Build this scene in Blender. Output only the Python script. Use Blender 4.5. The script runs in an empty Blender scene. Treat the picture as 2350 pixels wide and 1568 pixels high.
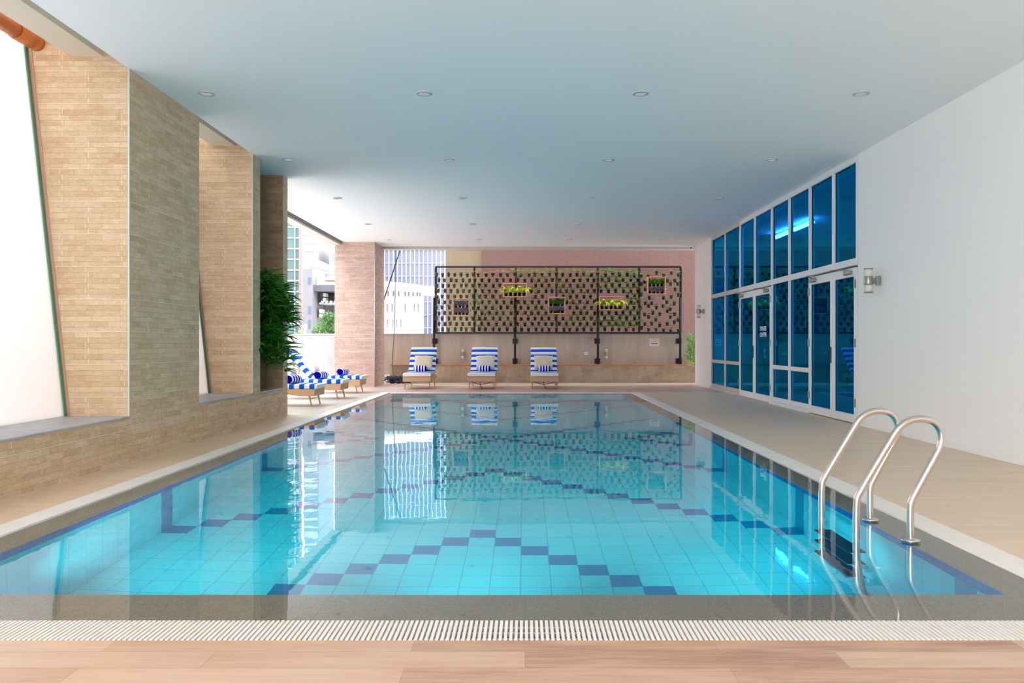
import bpy, math, random
from mathutils import Vector, Matrix
random.seed(7)
R = random.Random(11)
SC = bpy.context.scene
COL = SC.collection
PI = math.pi

# ------------------------------------------------------------------ frame of reference
# camera at the world origin, 1.15 m above the deck, looking along +Y
F, VX, VY, CH = 1850.0, 1205.0, 787.0, 1.15
def XP(px, Y): return (px - VX) / F * Y
def ZP(py, Y): return CH - (py - VY) / F * Y
def YX(X, px): return F * X / (px - VX)
def YZ(z, py): return F * (CH - z) / (py - VY)

CEIL = 3.785
XL, XR = -3.805, 4.65            # inner faces of the stone wall and of the white wall

# ------------------------------------------------------------------ colours and materials
def lin(c):
    return tuple(((v/255)/12.92 if v/255 <= .04045 else ((v/255+.055)/1.055)**2.4) for v in c) + (1.0,)

def nmat(name):
    m = bpy.data.materials.new(name); m.use_nodes = True
    nt = m.node_tree; nt.nodes.clear()
    out = nt.nodes.new('ShaderNodeOutputMaterial')
    return m, nt, out

class G:
    """small helper to write node graphs"""
    def __init__(s, nt): s.nt = nt
    def n(s, t, **kw):
        nd = s.nt.nodes.new(t)
        for k, v in kw.items():
            if k.startswith('i_'): nd.inputs[int(k[2:])].default_value = v
            else: setattr(nd, k, v)
        return nd
    def l(s, a, b): s.nt.links.new(a, b)
    def math(s, op, a, b=None, c=None):
        nd = s.nt.nodes.new('ShaderNodeMath'); nd.operation = op
        for i, v in enumerate((a, b, c)):
            if v is None: continue
            if hasattr(v, 'is_linked') or hasattr(v, 'links'): s.nt.links.new(v, nd.inputs[i])
            else: nd.inputs[i].default_value = v
        return nd.outputs[0]
    def mix(s, fac, a, b, blend='MIX'):
        nd = s.nt.nodes.new('ShaderNodeMix'); nd.data_type = 'RGBA'; nd.blend_type = blend
        for i, v in ((0, fac), (6, a), (7, b)):
            if hasattr(v, 'links'): s.nt.links.new(v, nd.inputs[i])
            else: nd.inputs[i].default_value = v
        return nd.outputs[2]
    def noise(s, vec, scale, detail=3, rough=.5, dist=0):
        nd = s.nt.nodes.new('ShaderNodeTexNoise'); nd.inputs['Scale'].default_value = scale
        nd.inputs['Detail'].default_value = detail; nd.inputs['Roughness'].default_value = rough
        nd.inputs['Distortion'].default_value = dist
        if vec is not None: s.nt.links.new(vec, nd.inputs['Vector'])
        return nd
    def ramp(s, fac, stops):
        nd = s.nt.nodes.new('ShaderNodeValToRGB'); cr = nd.color_ramp
        cr.elements[0].position = stops[0][0]; cr.elements[0].color = stops[0][1]
        cr.elements[1].position = stops[-1][0]; cr.elements[1].color = stops[-1][1]
        for p, c in stops[1:-1]:
            e = cr.elements.new(p); e.color = c
        s.nt.links.new(fac, nd.inputs[0]); return nd.outputs[0]
    def bump(s, h, strength, dist=.01):
        nd = s.nt.nodes.new('ShaderNodeBump'); nd.inputs['Strength'].default_value = strength
        nd.inputs['Distance'].default_value = dist; s.nt.links.new(h, nd.inputs['Height'])
        return nd.outputs[0]
    def scaled(s, vec, sc):
        nd = s.nt.nodes.new('ShaderNodeMapping'); nd.inputs['Scale'].default_value = sc
        s.nt.links.new(vec, nd.inputs['Vector']); return nd.outputs[0]

def pos(g):
    return g.n('ShaderNodeNewGeometry').outputs['Position']

def obj_coord(g):
    return g.n('ShaderNodeTexCoord').outputs['Object']

def prin(g, out, color, rough=.6, metal=0, spec=.5, normal=None, trans=0, ior=None, coat=0):
    b = g.n('ShaderNodeBsdfPrincipled')
    if hasattr(color, 'links'): g.l(color, b.inputs['Base Color'])
    else: b.inputs['Base Color'].default_value = color
    if hasattr(rough, 'links'): g.l(rough, b.inputs['Roughness'])
    else: b.inputs['Roughness'].default_value = rough
    b.inputs['Metallic'].default_value = metal
    b.inputs['Specular IOR Level'].default_value = spec
    if trans: b.inputs['Transmission Weight'].default_value = trans
    if ior: b.inputs['IOR'].default_value = ior
    if coat: b.inputs['Coat Weight'].default_value = coat
    if normal is not None: g.l(normal, b.inputs['Normal'])
    g.l(b.outputs[0], out.inputs[0])
    return b

def plain(name, rgb, rough=.6, metal=0, spec=.4, var=.06, scale=6, bump=0):
    m, nt, out = nmat(name); g = G(nt)
    c = lin(rgb); p = obj_coord(g)
    nz = g.noise(p, scale, 4)
    dark = tuple(v*(1-var*2) for v in c[:3]) + (1,)
    col = g.mix(nz.outputs[0], dark, tuple(min(1, v*(1+var)) for v in c[:3]) + (1,))
    nrm = g.bump(g.noise(p, scale*12, 4).outputs[0], bump, .004) if bump else None
    prin(g, out, col, rough, metal, spec, nrm); return m

def emis(name, rgb, strength):
    m, nt, out = nmat(name); g = G(nt)
    e = g.n('ShaderNodeEmission'); e.inputs[0].default_value = lin(rgb); e.inputs[1].default_value = strength
    g.l(e.outputs[0], out.inputs[0]); return m

def wall_uv(g, p=None):
    """(run along the wall, height) for faces that look along X or Y"""
    if p is None: p = pos(g)
    s = g.n('ShaderNodeSeparateXYZ'); g.l(p, s.inputs[0])
    geo = g.n('ShaderNodeNewGeometry'); sn = g.n('ShaderNodeSeparateXYZ'); g.l(geo.outputs['True Normal'], sn.inputs[0])
    ax = g.math('GREATER_THAN', g.math('ABSOLUTE', sn.outputs[0]), .5)
    u = g.math('ADD', g.math('MULTIPLY', s.outputs[1], ax), g.math('MULTIPLY', s.outputs[0], g.math('SUBTRACT', 1.0, ax)))
    c = g.n('ShaderNodeCombineXYZ'); g.l(u, c.inputs[0]); g.l(s.outputs[2], c.inputs[1])
    return c.outputs[0], s, u

def stone_mat(name, c1, c2, c3, joint, bumpy=1.0):
    m, nt, out = nmat(name); g = G(nt)
    uv, s, u = wall_uv(g)
    H = .0523
    wn_ = g.noise(g.scaled(uv, (9, 9, 1)), 1.0, 2); wv = g.n('ShaderNodeVectorMath'); wv.operation = 'MULTIPLY_ADD'
    g.l(wn_.outputs[1], wv.inputs[0]); wv.inputs[1].default_value = (.03, .011, 0); g.l(uv, wv.inputs[2]); uvw = wv.outputs[0]
    # thin split-face courses
    wob = g.noise(g.scaled(uv, (1, 19.12, 1)), 1.0, 0)
    def brick(w, off, mort, freq=2, squash=.7, sqf=3):
        b = g.n('ShaderNodeTexBrick'); b.offset = off; b.offset_frequency = freq; b.squash = squash; b.squash_frequency = sqf
        b.inputs['Scale'].default_value = 1; b.inputs['Mortar Size'].default_value = mort
        b.inputs['Mortar Smooth'].default_value = .1; b.inputs['Bias'].default_value = 0
        b.inputs['Brick Width'].default_value = w; b.inputs['Row Height'].default_value = H
        b.inputs['Color1'].default_value = (0, 0, 0, 1); b.inputs['Color2'].default_value = (1, 1, 1, 1)
        b.inputs['Mortar'].default_value = (.5, .5, .5, 1)
        g.l(uvw, b.inputs['Vector']); return b
    b1 = brick(.27, .37, .0014, 2, .6, 3); b2 = brick(.19, .61, .0010, 3, 1.3, 2)
    t = g.math('ADD', g.math('MULTIPLY', b1.outputs[0], .30), g.math('MULTIPLY', b2.outputs[0], .24))
    fine = g.noise(g.scaled(uv, (16, 30, 1)), 1.0, 7, .68, .5)
    t = g.math('ADD', g.math('ADD', t, -.10), g.math('MULTIPLY', fine.outputs[0], .86))
    col = g.ramp(t, [(.12, c3), (.42, c1), (.78, c2), (1.0, tuple(min(1, v*1.12) for v in c2[:3])+(1,))])
    big = g.noise(uv, .8, 3)
    col = g.mix(g.math('MULTIPLY', big.outputs[0], .35), col, c1)
    # dark joints of the little courses
    mm = g.math('MULTIPLY', b1.outputs[1], .34)
    col = g.mix(mm, col, tuple(v*.45 for v in c3[:3])+(1,))
    # pale grout between the tiles that carry six courses each
    bt = g.n('ShaderNodeTexBrick'); bt.offset = .42; bt.offset_frequency = 2; bt.squash = 1
    bt.inputs['Scale'].default_value = 1; bt.inputs['Mortar Size'].default_value = .0032; bt.inputs['Mortar Smooth'].default_value = .2
    bt.inputs['Brick Width'].default_value = .6; bt.inputs['Row Height'].default_value = H*6
    zig = g.math('MULTIPLY', g.math('GREATER_THAN', g.math('FRACT', g.math('MULTIPLY', s.outputs[2], 1/(2*H))), .5), .028)
    cz = g.n('ShaderNodeCombineXYZ'); g.l(g.math('ADD', u, zig), cz.inputs[0]); g.l(s.outputs[2], cz.inputs[1])
    g.l(cz.outputs[0], bt.inputs['Vector'])
    col = g.mix(g.math('MULTIPLY', bt.outputs[1], .9), col, joint)
    h = g.math('ADD', g.math('MULTIPLY', b1.outputs[0], .5), g.math('MULTIPLY', fine.outputs[0], 1.1))
    h = g.math('SUBTRACT', h, g.math('MULTIPLY', b1.outputs[1], .8))
    prin(g, out, col, .75, 0, .25, g.bump(h, .9*bumpy, .016)); return m

def wood_floor_mat(name, cols, pw=1.15, ph=.15, gap=.0016, rough=.35, joint=(150,120,100)):
    m, nt, out = nmat(name); g = G(nt); p = pos(g)
    b = g.n('ShaderNodeTexBrick'); b.offset = .37; b.offset_frequency = 2; b.squash = 1
    for k, v in (('Scale', 1), ('Mortar Size', gap), ('Mortar Smooth', .1), ('Bias', 0), ('Brick Width', pw), ('Row Height', ph)):
        b.inputs[k].default_value = v
    b.inputs['Color1'].default_value = (0, 0, 0, 1); b.inputs['Color2'].default_value = (1, 1, 1, 1)
    b.inputs['Mortar'].default_value = (.5, .5, .5, 1)
    g.l(g.scaled(p, (1, 1, 0)), b.inputs['Vector'])
    grain = g.noise(g.scaled(p, (3, 34, 1)), 1.0, 5, .6, .6)
    fine = g.noise(g.scaled(p, (9, 160, 1)), 1.0, 3)
    knots = g.noise(g.scaled(p, (1.6, 7, 1)), 1.0, 2)
    t = g.math('ADD', g.math('MULTIPLY', b.outputs[0], .42), g.math('MULTIPLY', grain.outputs[0], .6))
    t = g.math('ADD', t, g.math('MULTIPLY', g.math('SUBTRACT', fine.outputs[0], .5), .25))
    t = g.math('ADD', t, g.math('MULTIPLY', g.math('SUBTRACT', knots.outputs[0], .5), .5))
    col = g.ramp(t, [(.15, cols[0]), (.45, cols[1]), (.85, cols[2])])
    col = g.mix(g.math('MULTIPLY', b.outputs[1], .6), col, lin(joint))
    prin(g, out, col, rough, 0, .4, g.bump(fine.outputs[0], .1, .002)); return m

def slab_mat(name, c1, c2, joint, w, h, streak=(1.2, 6, 1), rough=.45, mort=.002):
    m, nt, out = nmat(name); g = G(nt); p = pos(g)
    b = g.n('ShaderNodeTexBrick'); b.offset = 0; b.squash = 1
    for k, v in (('Scale', 1), ('Mortar Size', mort), ('Mortar Smooth', .1), ('Brick Width', w), ('Row Height', h)):
        b.inputs[k].default_value = v
    g.l(g.scaled(p, (1, 1, 0)), b.inputs['Vector'])
    n1 = g.noise(g.scaled(p, streak), 1.0, 5, .6, 1.0); n2 = g.noise(p, 45, 3)
    t = g.math('ADD', g.math('MULTIPLY', n1.outputs[0], .8), g.math('MULTIPLY', n2.outputs[0], .25))
    col = g.ramp(t, [(.25, c1), (.8, c2)])
    col = g.mix(g.math('MULTIPLY', b.outputs[1], .5), col, joint)
    prin(g, out, col, rough, 0, .35, g.bump(n2.outputs[0], .05, .002)); return m

def concrete_mat(name, c1, c2, streak=(2.2, 2.2, .35), dirt=None):
    m, nt, out = nmat(name); g = G(nt); p = pos(g)
    n1 = g.noise(g.scaled(p, streak), 1.6, 6, .62, .4)
    n2 = g.noise(p, 22, 4, .6)
    t = g.math('ADD', g.math('MULTIPLY', n1.outputs[0], .85), g.math('MULTIPLY', n2.outputs[0], .18))
    col = g.ramp(t, [(.32, c1), (.68, c2)])
    if dirt is not None:
        n3 = g.noise(g.scaled(p, (1.5, 1.5, 2.6)), 1.3, 5, .65)
        col = g.mix(g.ramp(n3.outputs[0], [(.45, (0, 0, 0, 1)), (.7, (.6, .6, .6, 1))]), col, dirt)
    prin(g, out, col, .8, 0, .2, g.bump(n2.outputs[0], .15, .004)); return m

def stucco_mat(name, rgb, var=.1):
    m, nt, out = nmat(name); g = G(nt); p = pos(g)
    c = lin(rgb)
    n1 = g.noise(p, .9, 4); n2 = g.noise(p, 7, 6, .6)
    col = g.mix(n1.outputs[0], tuple(v*(1-var) for v in c[:3])+(1,), tuple(min(1, v*(1+var)) for v in c[:3])+(1,))
    prin(g, out, col, .85, 0, .2, g.bump(n2.outputs[0], .5, .04)); return m

def tile_mat(name, rgb, var, W, L, x0, y0, grout, gs=.0035, rough=.25):
    m, nt, out = nmat(name); g = G(nt); p = pos(g)
    off = g.n('ShaderNodeVectorMath'); off.operation = 'SUBTRACT'; g.l(p, off.inputs[0]); off.inputs[1].default_value = (x0, y0, 0)
    b = g.n('ShaderNodeTexBrick'); b.offset = 0; b.squash = 1
    for k, v in (('Scale', 1), ('Mortar Size', gs), ('Mortar Smooth', .1), ('Bias', 0), ('Brick Width', W), ('Row Height', L)):
        b.inputs[k].default_value = v
    b.inputs['Color1'].default_value = (0, 0, 0, 1); b.inputs['Color2'].default_value = (1, 1, 1, 1)
    g.l(g.scaled(off.outputs[0], (1, 1, 0)), b.inputs['Vector'])
    c = lin(rgb)
    n = g.noise(p, .6, 3)
    t = g.math('ADD', g.math('MULTIPLY', b.outputs[0], .6), g.math('MULTIPLY', n.outputs[0], .4))
    col = g.mix(t, tuple(v*(1-var) for v in c[:3])+(1,), tuple(min(1, v*(1+var)) for v in c[:3])+(1,))
    col = g.mix(g.math('MULTIPLY', b.outputs[1], .7), col, lin(grout))
    prin(g, out, col, rough, 0, .4); return m

def walltile_mat(name, rgb, var, W, H, z0, grout):
    m, nt, out = nmat(name); g = G(nt)
    uv, s, u = wall_uv(g)
    b = g.n('ShaderNodeTexBrick'); b.offset = 0; b.squash = 1
    for k, v in (('Scale', 1), ('Mortar Size', .003), ('Mortar Smooth', .1), ('Bias', 0), ('Brick Width', W), ('Row Height', H)):
        b.inputs[k].default_value = v
    b.inputs['Color1'].default_value = (0, 0, 0, 1); b.inputs['Color2'].default_value = (1, 1, 1, 1)
    g.l(uv, b.inputs['Vector'])
    c = lin(rgb)
    col = g.mix(b.outputs[0], tuple(v*(1-var) for v in c[:3])+(1,), tuple(min(1, v*(1+var)) for v in c[:3])+(1,))
    col = g.mix(g.math('MULTIPLY', b.outputs[1], .6), col, lin(grout))
    prin(g, out, col, .25, 0, .4); return m

def granite_mat(name, c1, c2, slab=0):
    m, nt, out = nmat(name); g = G(nt); p = pos(g)
    n = g.noise(p, 190, 2, .7); n2 = g.noise(p, 30, 3)
    t = g.math('ADD', g.math('MULTIPLY', n.outputs[0], .9), g.math('MULTIPLY', n2.outputs[0], .12))
    col = g.ramp(t, [(.38, c1), (.66, c2)])
    if slab:
        b = g.n('ShaderNodeTexBrick'); b.offset = 0
        for k, v in (('Scale', 1), ('Mortar Size', .0015), ('Brick Width', slab), ('Row Height', slab)):
            b.inputs[k].default_value = v
        g.l(g.scaled(p, (1, 1, 0)), b.inputs['Vector'])
        col = g.mix(g.math('MULTIPLY', b.outputs[1], .4), col, lin((90, 85, 80)))
    prin(g, out, col, .4, 0, .4); return m

def water_mat():
    m, nt, out = nmat('pool water'); g = G(nt); p = pos(g)
    a = g.noise(g.scaled(p, (1.0, .55, 1)), 1.7, 2, .45, .3)
    b = g.noise(g.scaled(p, (1, .8, 1)), 7.0, 2, .5, .2)
    h = g.math('ADD', g.math('MULTIPLY', a.outputs[0], 1.0), g.math('MULTIPLY', b.outputs[0], .14))
    nb = g.bump(h, .5, .0042)
    rf = g.n('ShaderNodeBsdfRefraction'); rf.inputs['IOR'].default_value = 1.333; rf.inputs['Roughness'].default_value = 0
    rf.inputs['Color'].default_value = (.90, .99, 1, 1); g.l(nb, rf.inputs['Normal'])
    gs = g.n('ShaderNodeBsdfGlossy'); gs.inputs['Roughness'].default_value = 0; gs.inputs['Color'].default_value = (.96, .98, 1, 1)
    g.l(nb, gs.inputs['Normal'])
    fr = g.n('ShaderNodeFresnel'); fr.inputs['IOR'].default_value = 1.333; g.l(nb, fr.inputs['Normal'])
    mx = g.n('ShaderNodeMixShader'); g.l(fr.outputs[0], mx.inputs[0]); g.l(rf.outputs[0], mx.inputs[1]); g.l(gs.outputs[0], mx.inputs[2])
    g.l(mx.outputs[0], out.inputs[0]); return m

def glazing_mat(name, tint, refl, base=.16):
    """sun-control glass: tinted see-through plus a coloured mirror that grows towards grazing"""
    m, nt, out = nmat(name); g = G(nt)
    t = g.n('ShaderNodeBsdfTransparent'); t.inputs[0].default_value = tint
    gl = g.n('ShaderNodeBsdfGlossy'); gl.inputs['Roughness'].default_value = .012; gl.inputs['Color'].default_value = refl
    fr = g.n('ShaderNodeLayerWeight'); fr.inputs['Blend'].default_value = .5
    f = g.math('ADD', g.math('MULTIPLY', g.math('POWER', fr.outputs['Facing'], 5.0), .7), base)
    f = g.math('MINIMUM', f, 1.0)
    mx = g.n('ShaderNodeMixShader'); g.l(f, mx.inputs[0]); g.l(t.outputs[0], mx.inputs[1]); g.l(gl.outputs[0], mx.inputs[2])
    g.l(mx.outputs[0], out.inputs[0]); return m

def screen_mat():
    m, nt, out = nmat('frosted screen'); g = G(nt)
    tl = g.n('ShaderNodeBsdfTranslucent'); tl.inputs[0].default_value = (.72, .74, .77, 1)
    df = g.n('ShaderNodeBsdfDiffuse'); df.inputs[0].default_value = (.7, .7, .69, 1)
    tr = g.n('ShaderNodeBsdfTransparent'); tr.inputs[0].default_value = (.97, .98, 1, 1)
    m1 = g.n('ShaderNodeMixShader'); m1.inputs[0].default_value = .22; g.l(tl.outputs[0], m1.inputs[1]); g.l(df.outputs[0], m1.inputs[2])
    m2 = g.n('ShaderNodeMixShader'); m2.inputs[0].default_value = .16; g.l(m1.outputs[0], m2.inputs[1]); g.l(tr.outputs[0], m2.inputs[2])
    g.l(m2.outputs[0], out.inputs[0]); return m

def leaf_mat(name, c1, c2, rough=.5, sc=9):
    m, nt, out = nmat(name); g = G(nt)
    n = g.noise(obj_coord(g), sc, 2)
    col = g.mix(n.outputs[0], lin(c1), lin(c2))
    b = prin(g, out, col, rough, 0, .3)
    tl = g.n('ShaderNodeBsdfTranslucent'); g.l(col, tl.inputs[0])
    mx = g.n('ShaderNodeMixShader'); mx.inputs[0].default_value = .3
    g.l(b.outputs[0], mx.inputs[1]); g.l(tl.outputs[0], mx.inputs[2]); g.l(mx.outputs[0], out.inputs[0]); return m

def wicker_mat():
    m, nt, out = nmat('honey wicker'); g = G(nt); p = obj_coord(g)
    s = g.n('ShaderNodeSeparateXYZ'); g.l(p, s.inputs[0])
    u = g.math('ADD', s.outputs[0], s.outputs[1])
    w1 = g.math('SINE', g.math('MULTIPLY', g.math('ADD', u, s.outputs[2]), 420))
    w2 = g.math('SINE', g.math('MULTIPLY', g.math('SUBTRACT', u, s.outputs[2]), 420))
    t = g.math('ADD', g.math('MULTIPLY', g.math('MULTIPLY', w1, w2), .35), .5)
    col = g.mix(t, lin((186, 148, 112)), lin((216, 180, 144)))
    prin(g, out, col, .6, 0, .3, g.bump(t, .3, .003)); return m

M = {}
M['stone'] = stone_mat('beige split stone', lin((218,184,146)), lin((236,210,176)), lin((194,154,116)), lin((248,232,210)))
M['stone_col'] = stone_mat('pink beige split stone', lin((186,156,142)), lin((206,184,172)), lin((168,134,118)), lin((226,210,200)), .8)
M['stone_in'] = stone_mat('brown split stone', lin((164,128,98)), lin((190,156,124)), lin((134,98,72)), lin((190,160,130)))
M['wood_deck'] = wood_floor_mat('timber look planks', (lin((164,128,104)), lin((202,166,140)), lin((220,192,168))))
M['far_deck'] = wood_floor_mat('far timber look planks', (lin((176,146,130)), lin((202,176,162)), lin((216,196,186))))
M['deck'] = slab_mat('greige deck stone', lin((216,190,162)), lin((238,218,192)), lin((160,144,126)), 30, 30)
M['deck_left'] = slab_mat('pale deck slabs', lin((186,176,162)), lin((206,200,190)), lin((150,138,124)), 1.2, .6)
M['deck_path'] = slab_mat('tan deck slabs', lin((214,184,152)), lin((240,216,188)), lin((160,136,110)), 1.2, .9)
M['channel'] = slab_mat('white gutter stone', lin((234,228,220)), lin((246,243,238)), lin((234,228,220)), 30, 30, (3, 3, 1), .5)
M['granite'] = granite_mat('grey granite coping', lin((162,142,124)), lin((224,204,186)), .9)
M['grate'] = plain('ivory plastic grate', (238,234,226), .45, var=.02)
M['gutter'] = plain('dark gutter', (62,54,48), .8)
POOL_X0, POOL_X1 = -2.913, 2.233
NC = 25
TW = (POOL_X1 - POOL_X0) / NC
POOL_Y0, POOL_Y1 = 3.74, 18.30
WATER_Z = -.012
FLOOR_Z = WATER_Z - 1.55
ROW_C = 11.60                    # far edge of the row where the chevrons cross
M['tile'] = tile_mat('turquoise pool tile', (70,236,254), .05, TW, TW, POOL_X0, ROW_C - 80*TW, (60,170,190))
M['tile_dark'] = plain('navy pool tile', (0,152,206), .3, var=.1, scale=3)
M['tile_wall'] = walltile_mat('turquoise wall tile', (70,236,254), .05, TW, TW, 0, (70,180,200))
M['band'] = walltile_mat('blue band tile', (6,106,204), .12, TW, .17, 0, (110,160,200))
M['water'] = water_mat()
M['white_wall'] = plain('white plaster', (246,244,242), .75, var=.012, scale=1.5)
M['ceiling'] = plain('white ceiling paint', (246,249,251), .7, var=.012, scale=.6)
M['white_frame'] = plain('white window frame', (236,234,236), .4, var=.01)
M['cream_frame'] = plain('grey white frame', (206,200,194), .45, var=.02)
M['glazing'] = glazing_mat('blue sun control glass', (.12,.42,.78,1), (.02,.58,1,1), .30)
M['screen'] = screen_mat()
M['green_edge'] = plain('green edge strip', (98,140,112), .5)
M['caulk'] = plain('rusty pink sealant', (206,158,134), .7)
M['steel'] = plain('brushed stainless steel', (214,206,200), .24, 1.0, .5, var=.02)
M['alu'] = plain('satin aluminium', (160,158,152), .35, .7)
M['beam'] = plain('warm beam paint', (226,212,192), .7, var=.012)
M['bead'] = plain('pale aluminium bead', (206,216,206), .4, .2)
M['grey_sill'] = slab_mat('grey sill stone', lin((150,150,154)), lin((206,206,208)), lin((150,150,150)), 30, 30, (8, 3, 1))
M['concrete'] = concrete_mat('pale board concrete', lin((178,166,152)), lin((206,196,182)))
M['concrete_l'] = concrete_mat('light grey board concrete', lin((156,156,160)), lin((184,184,188)))
M['concrete_d'] = concrete_mat('stained bench concrete', lin((166,148,124)), lin((192,178,156)), dirt=lin((142,120,94)))
M['timber_edge'] = plain('orange timber edge', (196,134,100), .6, var=.18, scale=4)
M['pink'] = stucco_mat('pink brown render', (136,107,102))
M['beige'] = stucco_mat('sand render', (156,142,118))
M['black_metal'] = plain('black painted steel', (52,42,48), .45, .3)
M['fascia'] = plain('cream fascia', (214,206,200), .6, var=.02)
M['fascia_d'] = plain('grey shadow gap', (120,116,116), .6, var=.03)
M['orange'] = plain('orange pipe plastic', (206,118,62), .4, var=.05)
M['wicker'] = wicker_mat()
M['leg_wood'] = plain('pale leg wood', (206,160,128), .5, var=.08)
M['blue'] = plain('royal blue canvas', (10,92,204), .8, spec=.1, var=.03)
M['white_cloth'] = plain('white canvas', (236,236,238), .85, spec=.1, var=.02, bump=.1)
M['navy'] = plain('navy terry', (10,6,158), .9, spec=.05, var=.06, scale=30, bump=.4)
M['towel_white'] = plain('white terry', (240,240,248), .9, spec=.05, var=.03, scale=30, bump=.4)
M['cush_beige'] = plain('sand cushion linen', (222,208,184), .85, spec=.1, var=.05, scale=5, bump=.15)
M['cush_grey'] = plain('pale cushion linen', (218,212,204), .85, spec=.1, var=.04, scale=5, bump=.15)
M['cush_ivory'] = plain('ivory cushion linen', (236,230,222), .85, spec=.1, var=.03, scale=5, bump=.15)
M['strap'] = plain('navy strap', (24,30,110), .8)
M['pot_black'] = plain('black plastic pot', (44,42,46), .5)
M['pot_brown'] = plain('olive brown pot', (96,90,72), .6)
M['pot_green'] = plain('dark green pot', (52,72,56), .5)
M['soil'] = plain('soil', (60,44,32), .95, var=.2, scale=40)
M['leaf_grass'] = leaf_mat('grass green leaf', (120,150,56), (170,190,104))
M['leaf_dry'] = leaf_mat('dry straw leaf', (176,136,76), (212,170,110))
M['leaf_lush'] = leaf_mat('fresh green leaf', (86,146,46), (150,196,100))
M['leaf_scrub'] = leaf_mat('small dull leaf', (84,90,54), (120,112,80))
M['leaf_lime'] = leaf_mat('lime leaf', (196,214,60), (232,240,120))
M['leaf_purple'] = leaf_mat('purple grey leaf', (84,40,62), (224,220,236), .5, 34)
M['leaf_palm'] = leaf_mat('deep palm green', (16,84,18), (60,140,36))
M['leaf_palm2'] = leaf_mat('bright palm green', (90,160,36), (130,190,50))
M['leaf_tree'] = leaf_mat('tree green', (70,112,66), (110,146,92))
M['leaf_bush'] = leaf_mat('yellow green bush', (120,134,70), (160,168,104))
M['cane'] = plain('palm cane', (96,110,50), .6)
M['box_wood'] = plain('pale orange box wood', (236,176,136), .6, var=.08)
M['paper'] = plain('white paper', (236,228,230), .7, var=.01)
M['ink'] = plain('dark ink', (50,40,60), .7)
M['white_letter'] = plain('white vinyl letter', (245,245,245), .5)
M['ac'] = plain('grey white metal casing', (176,174,178), .5)
M['step'] = plain('dark teal ladder tread', (30,72,92), .5)
M['cable'] = plain('blue black cable', (40,44,72), .6)
M['frost_tube'] = plain('opal tube', (226,222,212), .3, var=.02)
M['lamp_disc'] = emis('softly lit opal disc', (236,242,250), .115)
M['lens_glass'] = plain('added pool lamp lens', (220,228,232), .2)
M['ring'] = plain('pale lamp ring', (206,208,210), .35, .3)
M['plastic_white'] = plain('white plastic', (238,238,240), .4, var=.01)
M['gym_wall'] = plain('gym wall', (150,164,180), .8)
M['gym_floor'] = plain('gym floor', (110,112,126), .5)
M['gym_lamp'] = emis('gym strip lamp', (255,255,250), 20.0)
M['machine'] = plain('black gym machine', (16,18,22), .4)
M['tower_glass'] = glazing_mat('tower glass', (.2,.25,.34,1), (.62,.68,.8,1), .3)
M['tower_blue'] = plain('tower blue pane', (112,118,146), .3, spec=.6, var=.3, scale=.12)
M['fin'] = plain('white fin', (176,178,192), .5, var=.01)
M['bwhite'] = plain('white building render', (214,212,210), .7, var=.02, scale=1)
M['bgrey'] = plain('grey building render', (124,122,128), .8, var=.04, scale=.5)
M['bgrey_d'] = plain('dark grey building band', (88,86,96), .8, var=.03, scale=.5)
M['bpink'] = plain('pink cladding', (140,112,108), .6, var=.03)
M['bglass'] = plain('teal building pane', (86,112,112), .2, spec=.7, var=.2, scale=.3)
M['bglass_b'] = plain('blue window pane', (84,104,132), .2, spec=.7, var=.1)
M['ground'] = plain('street paving', (190,188,184), .9, var=.05)

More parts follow.
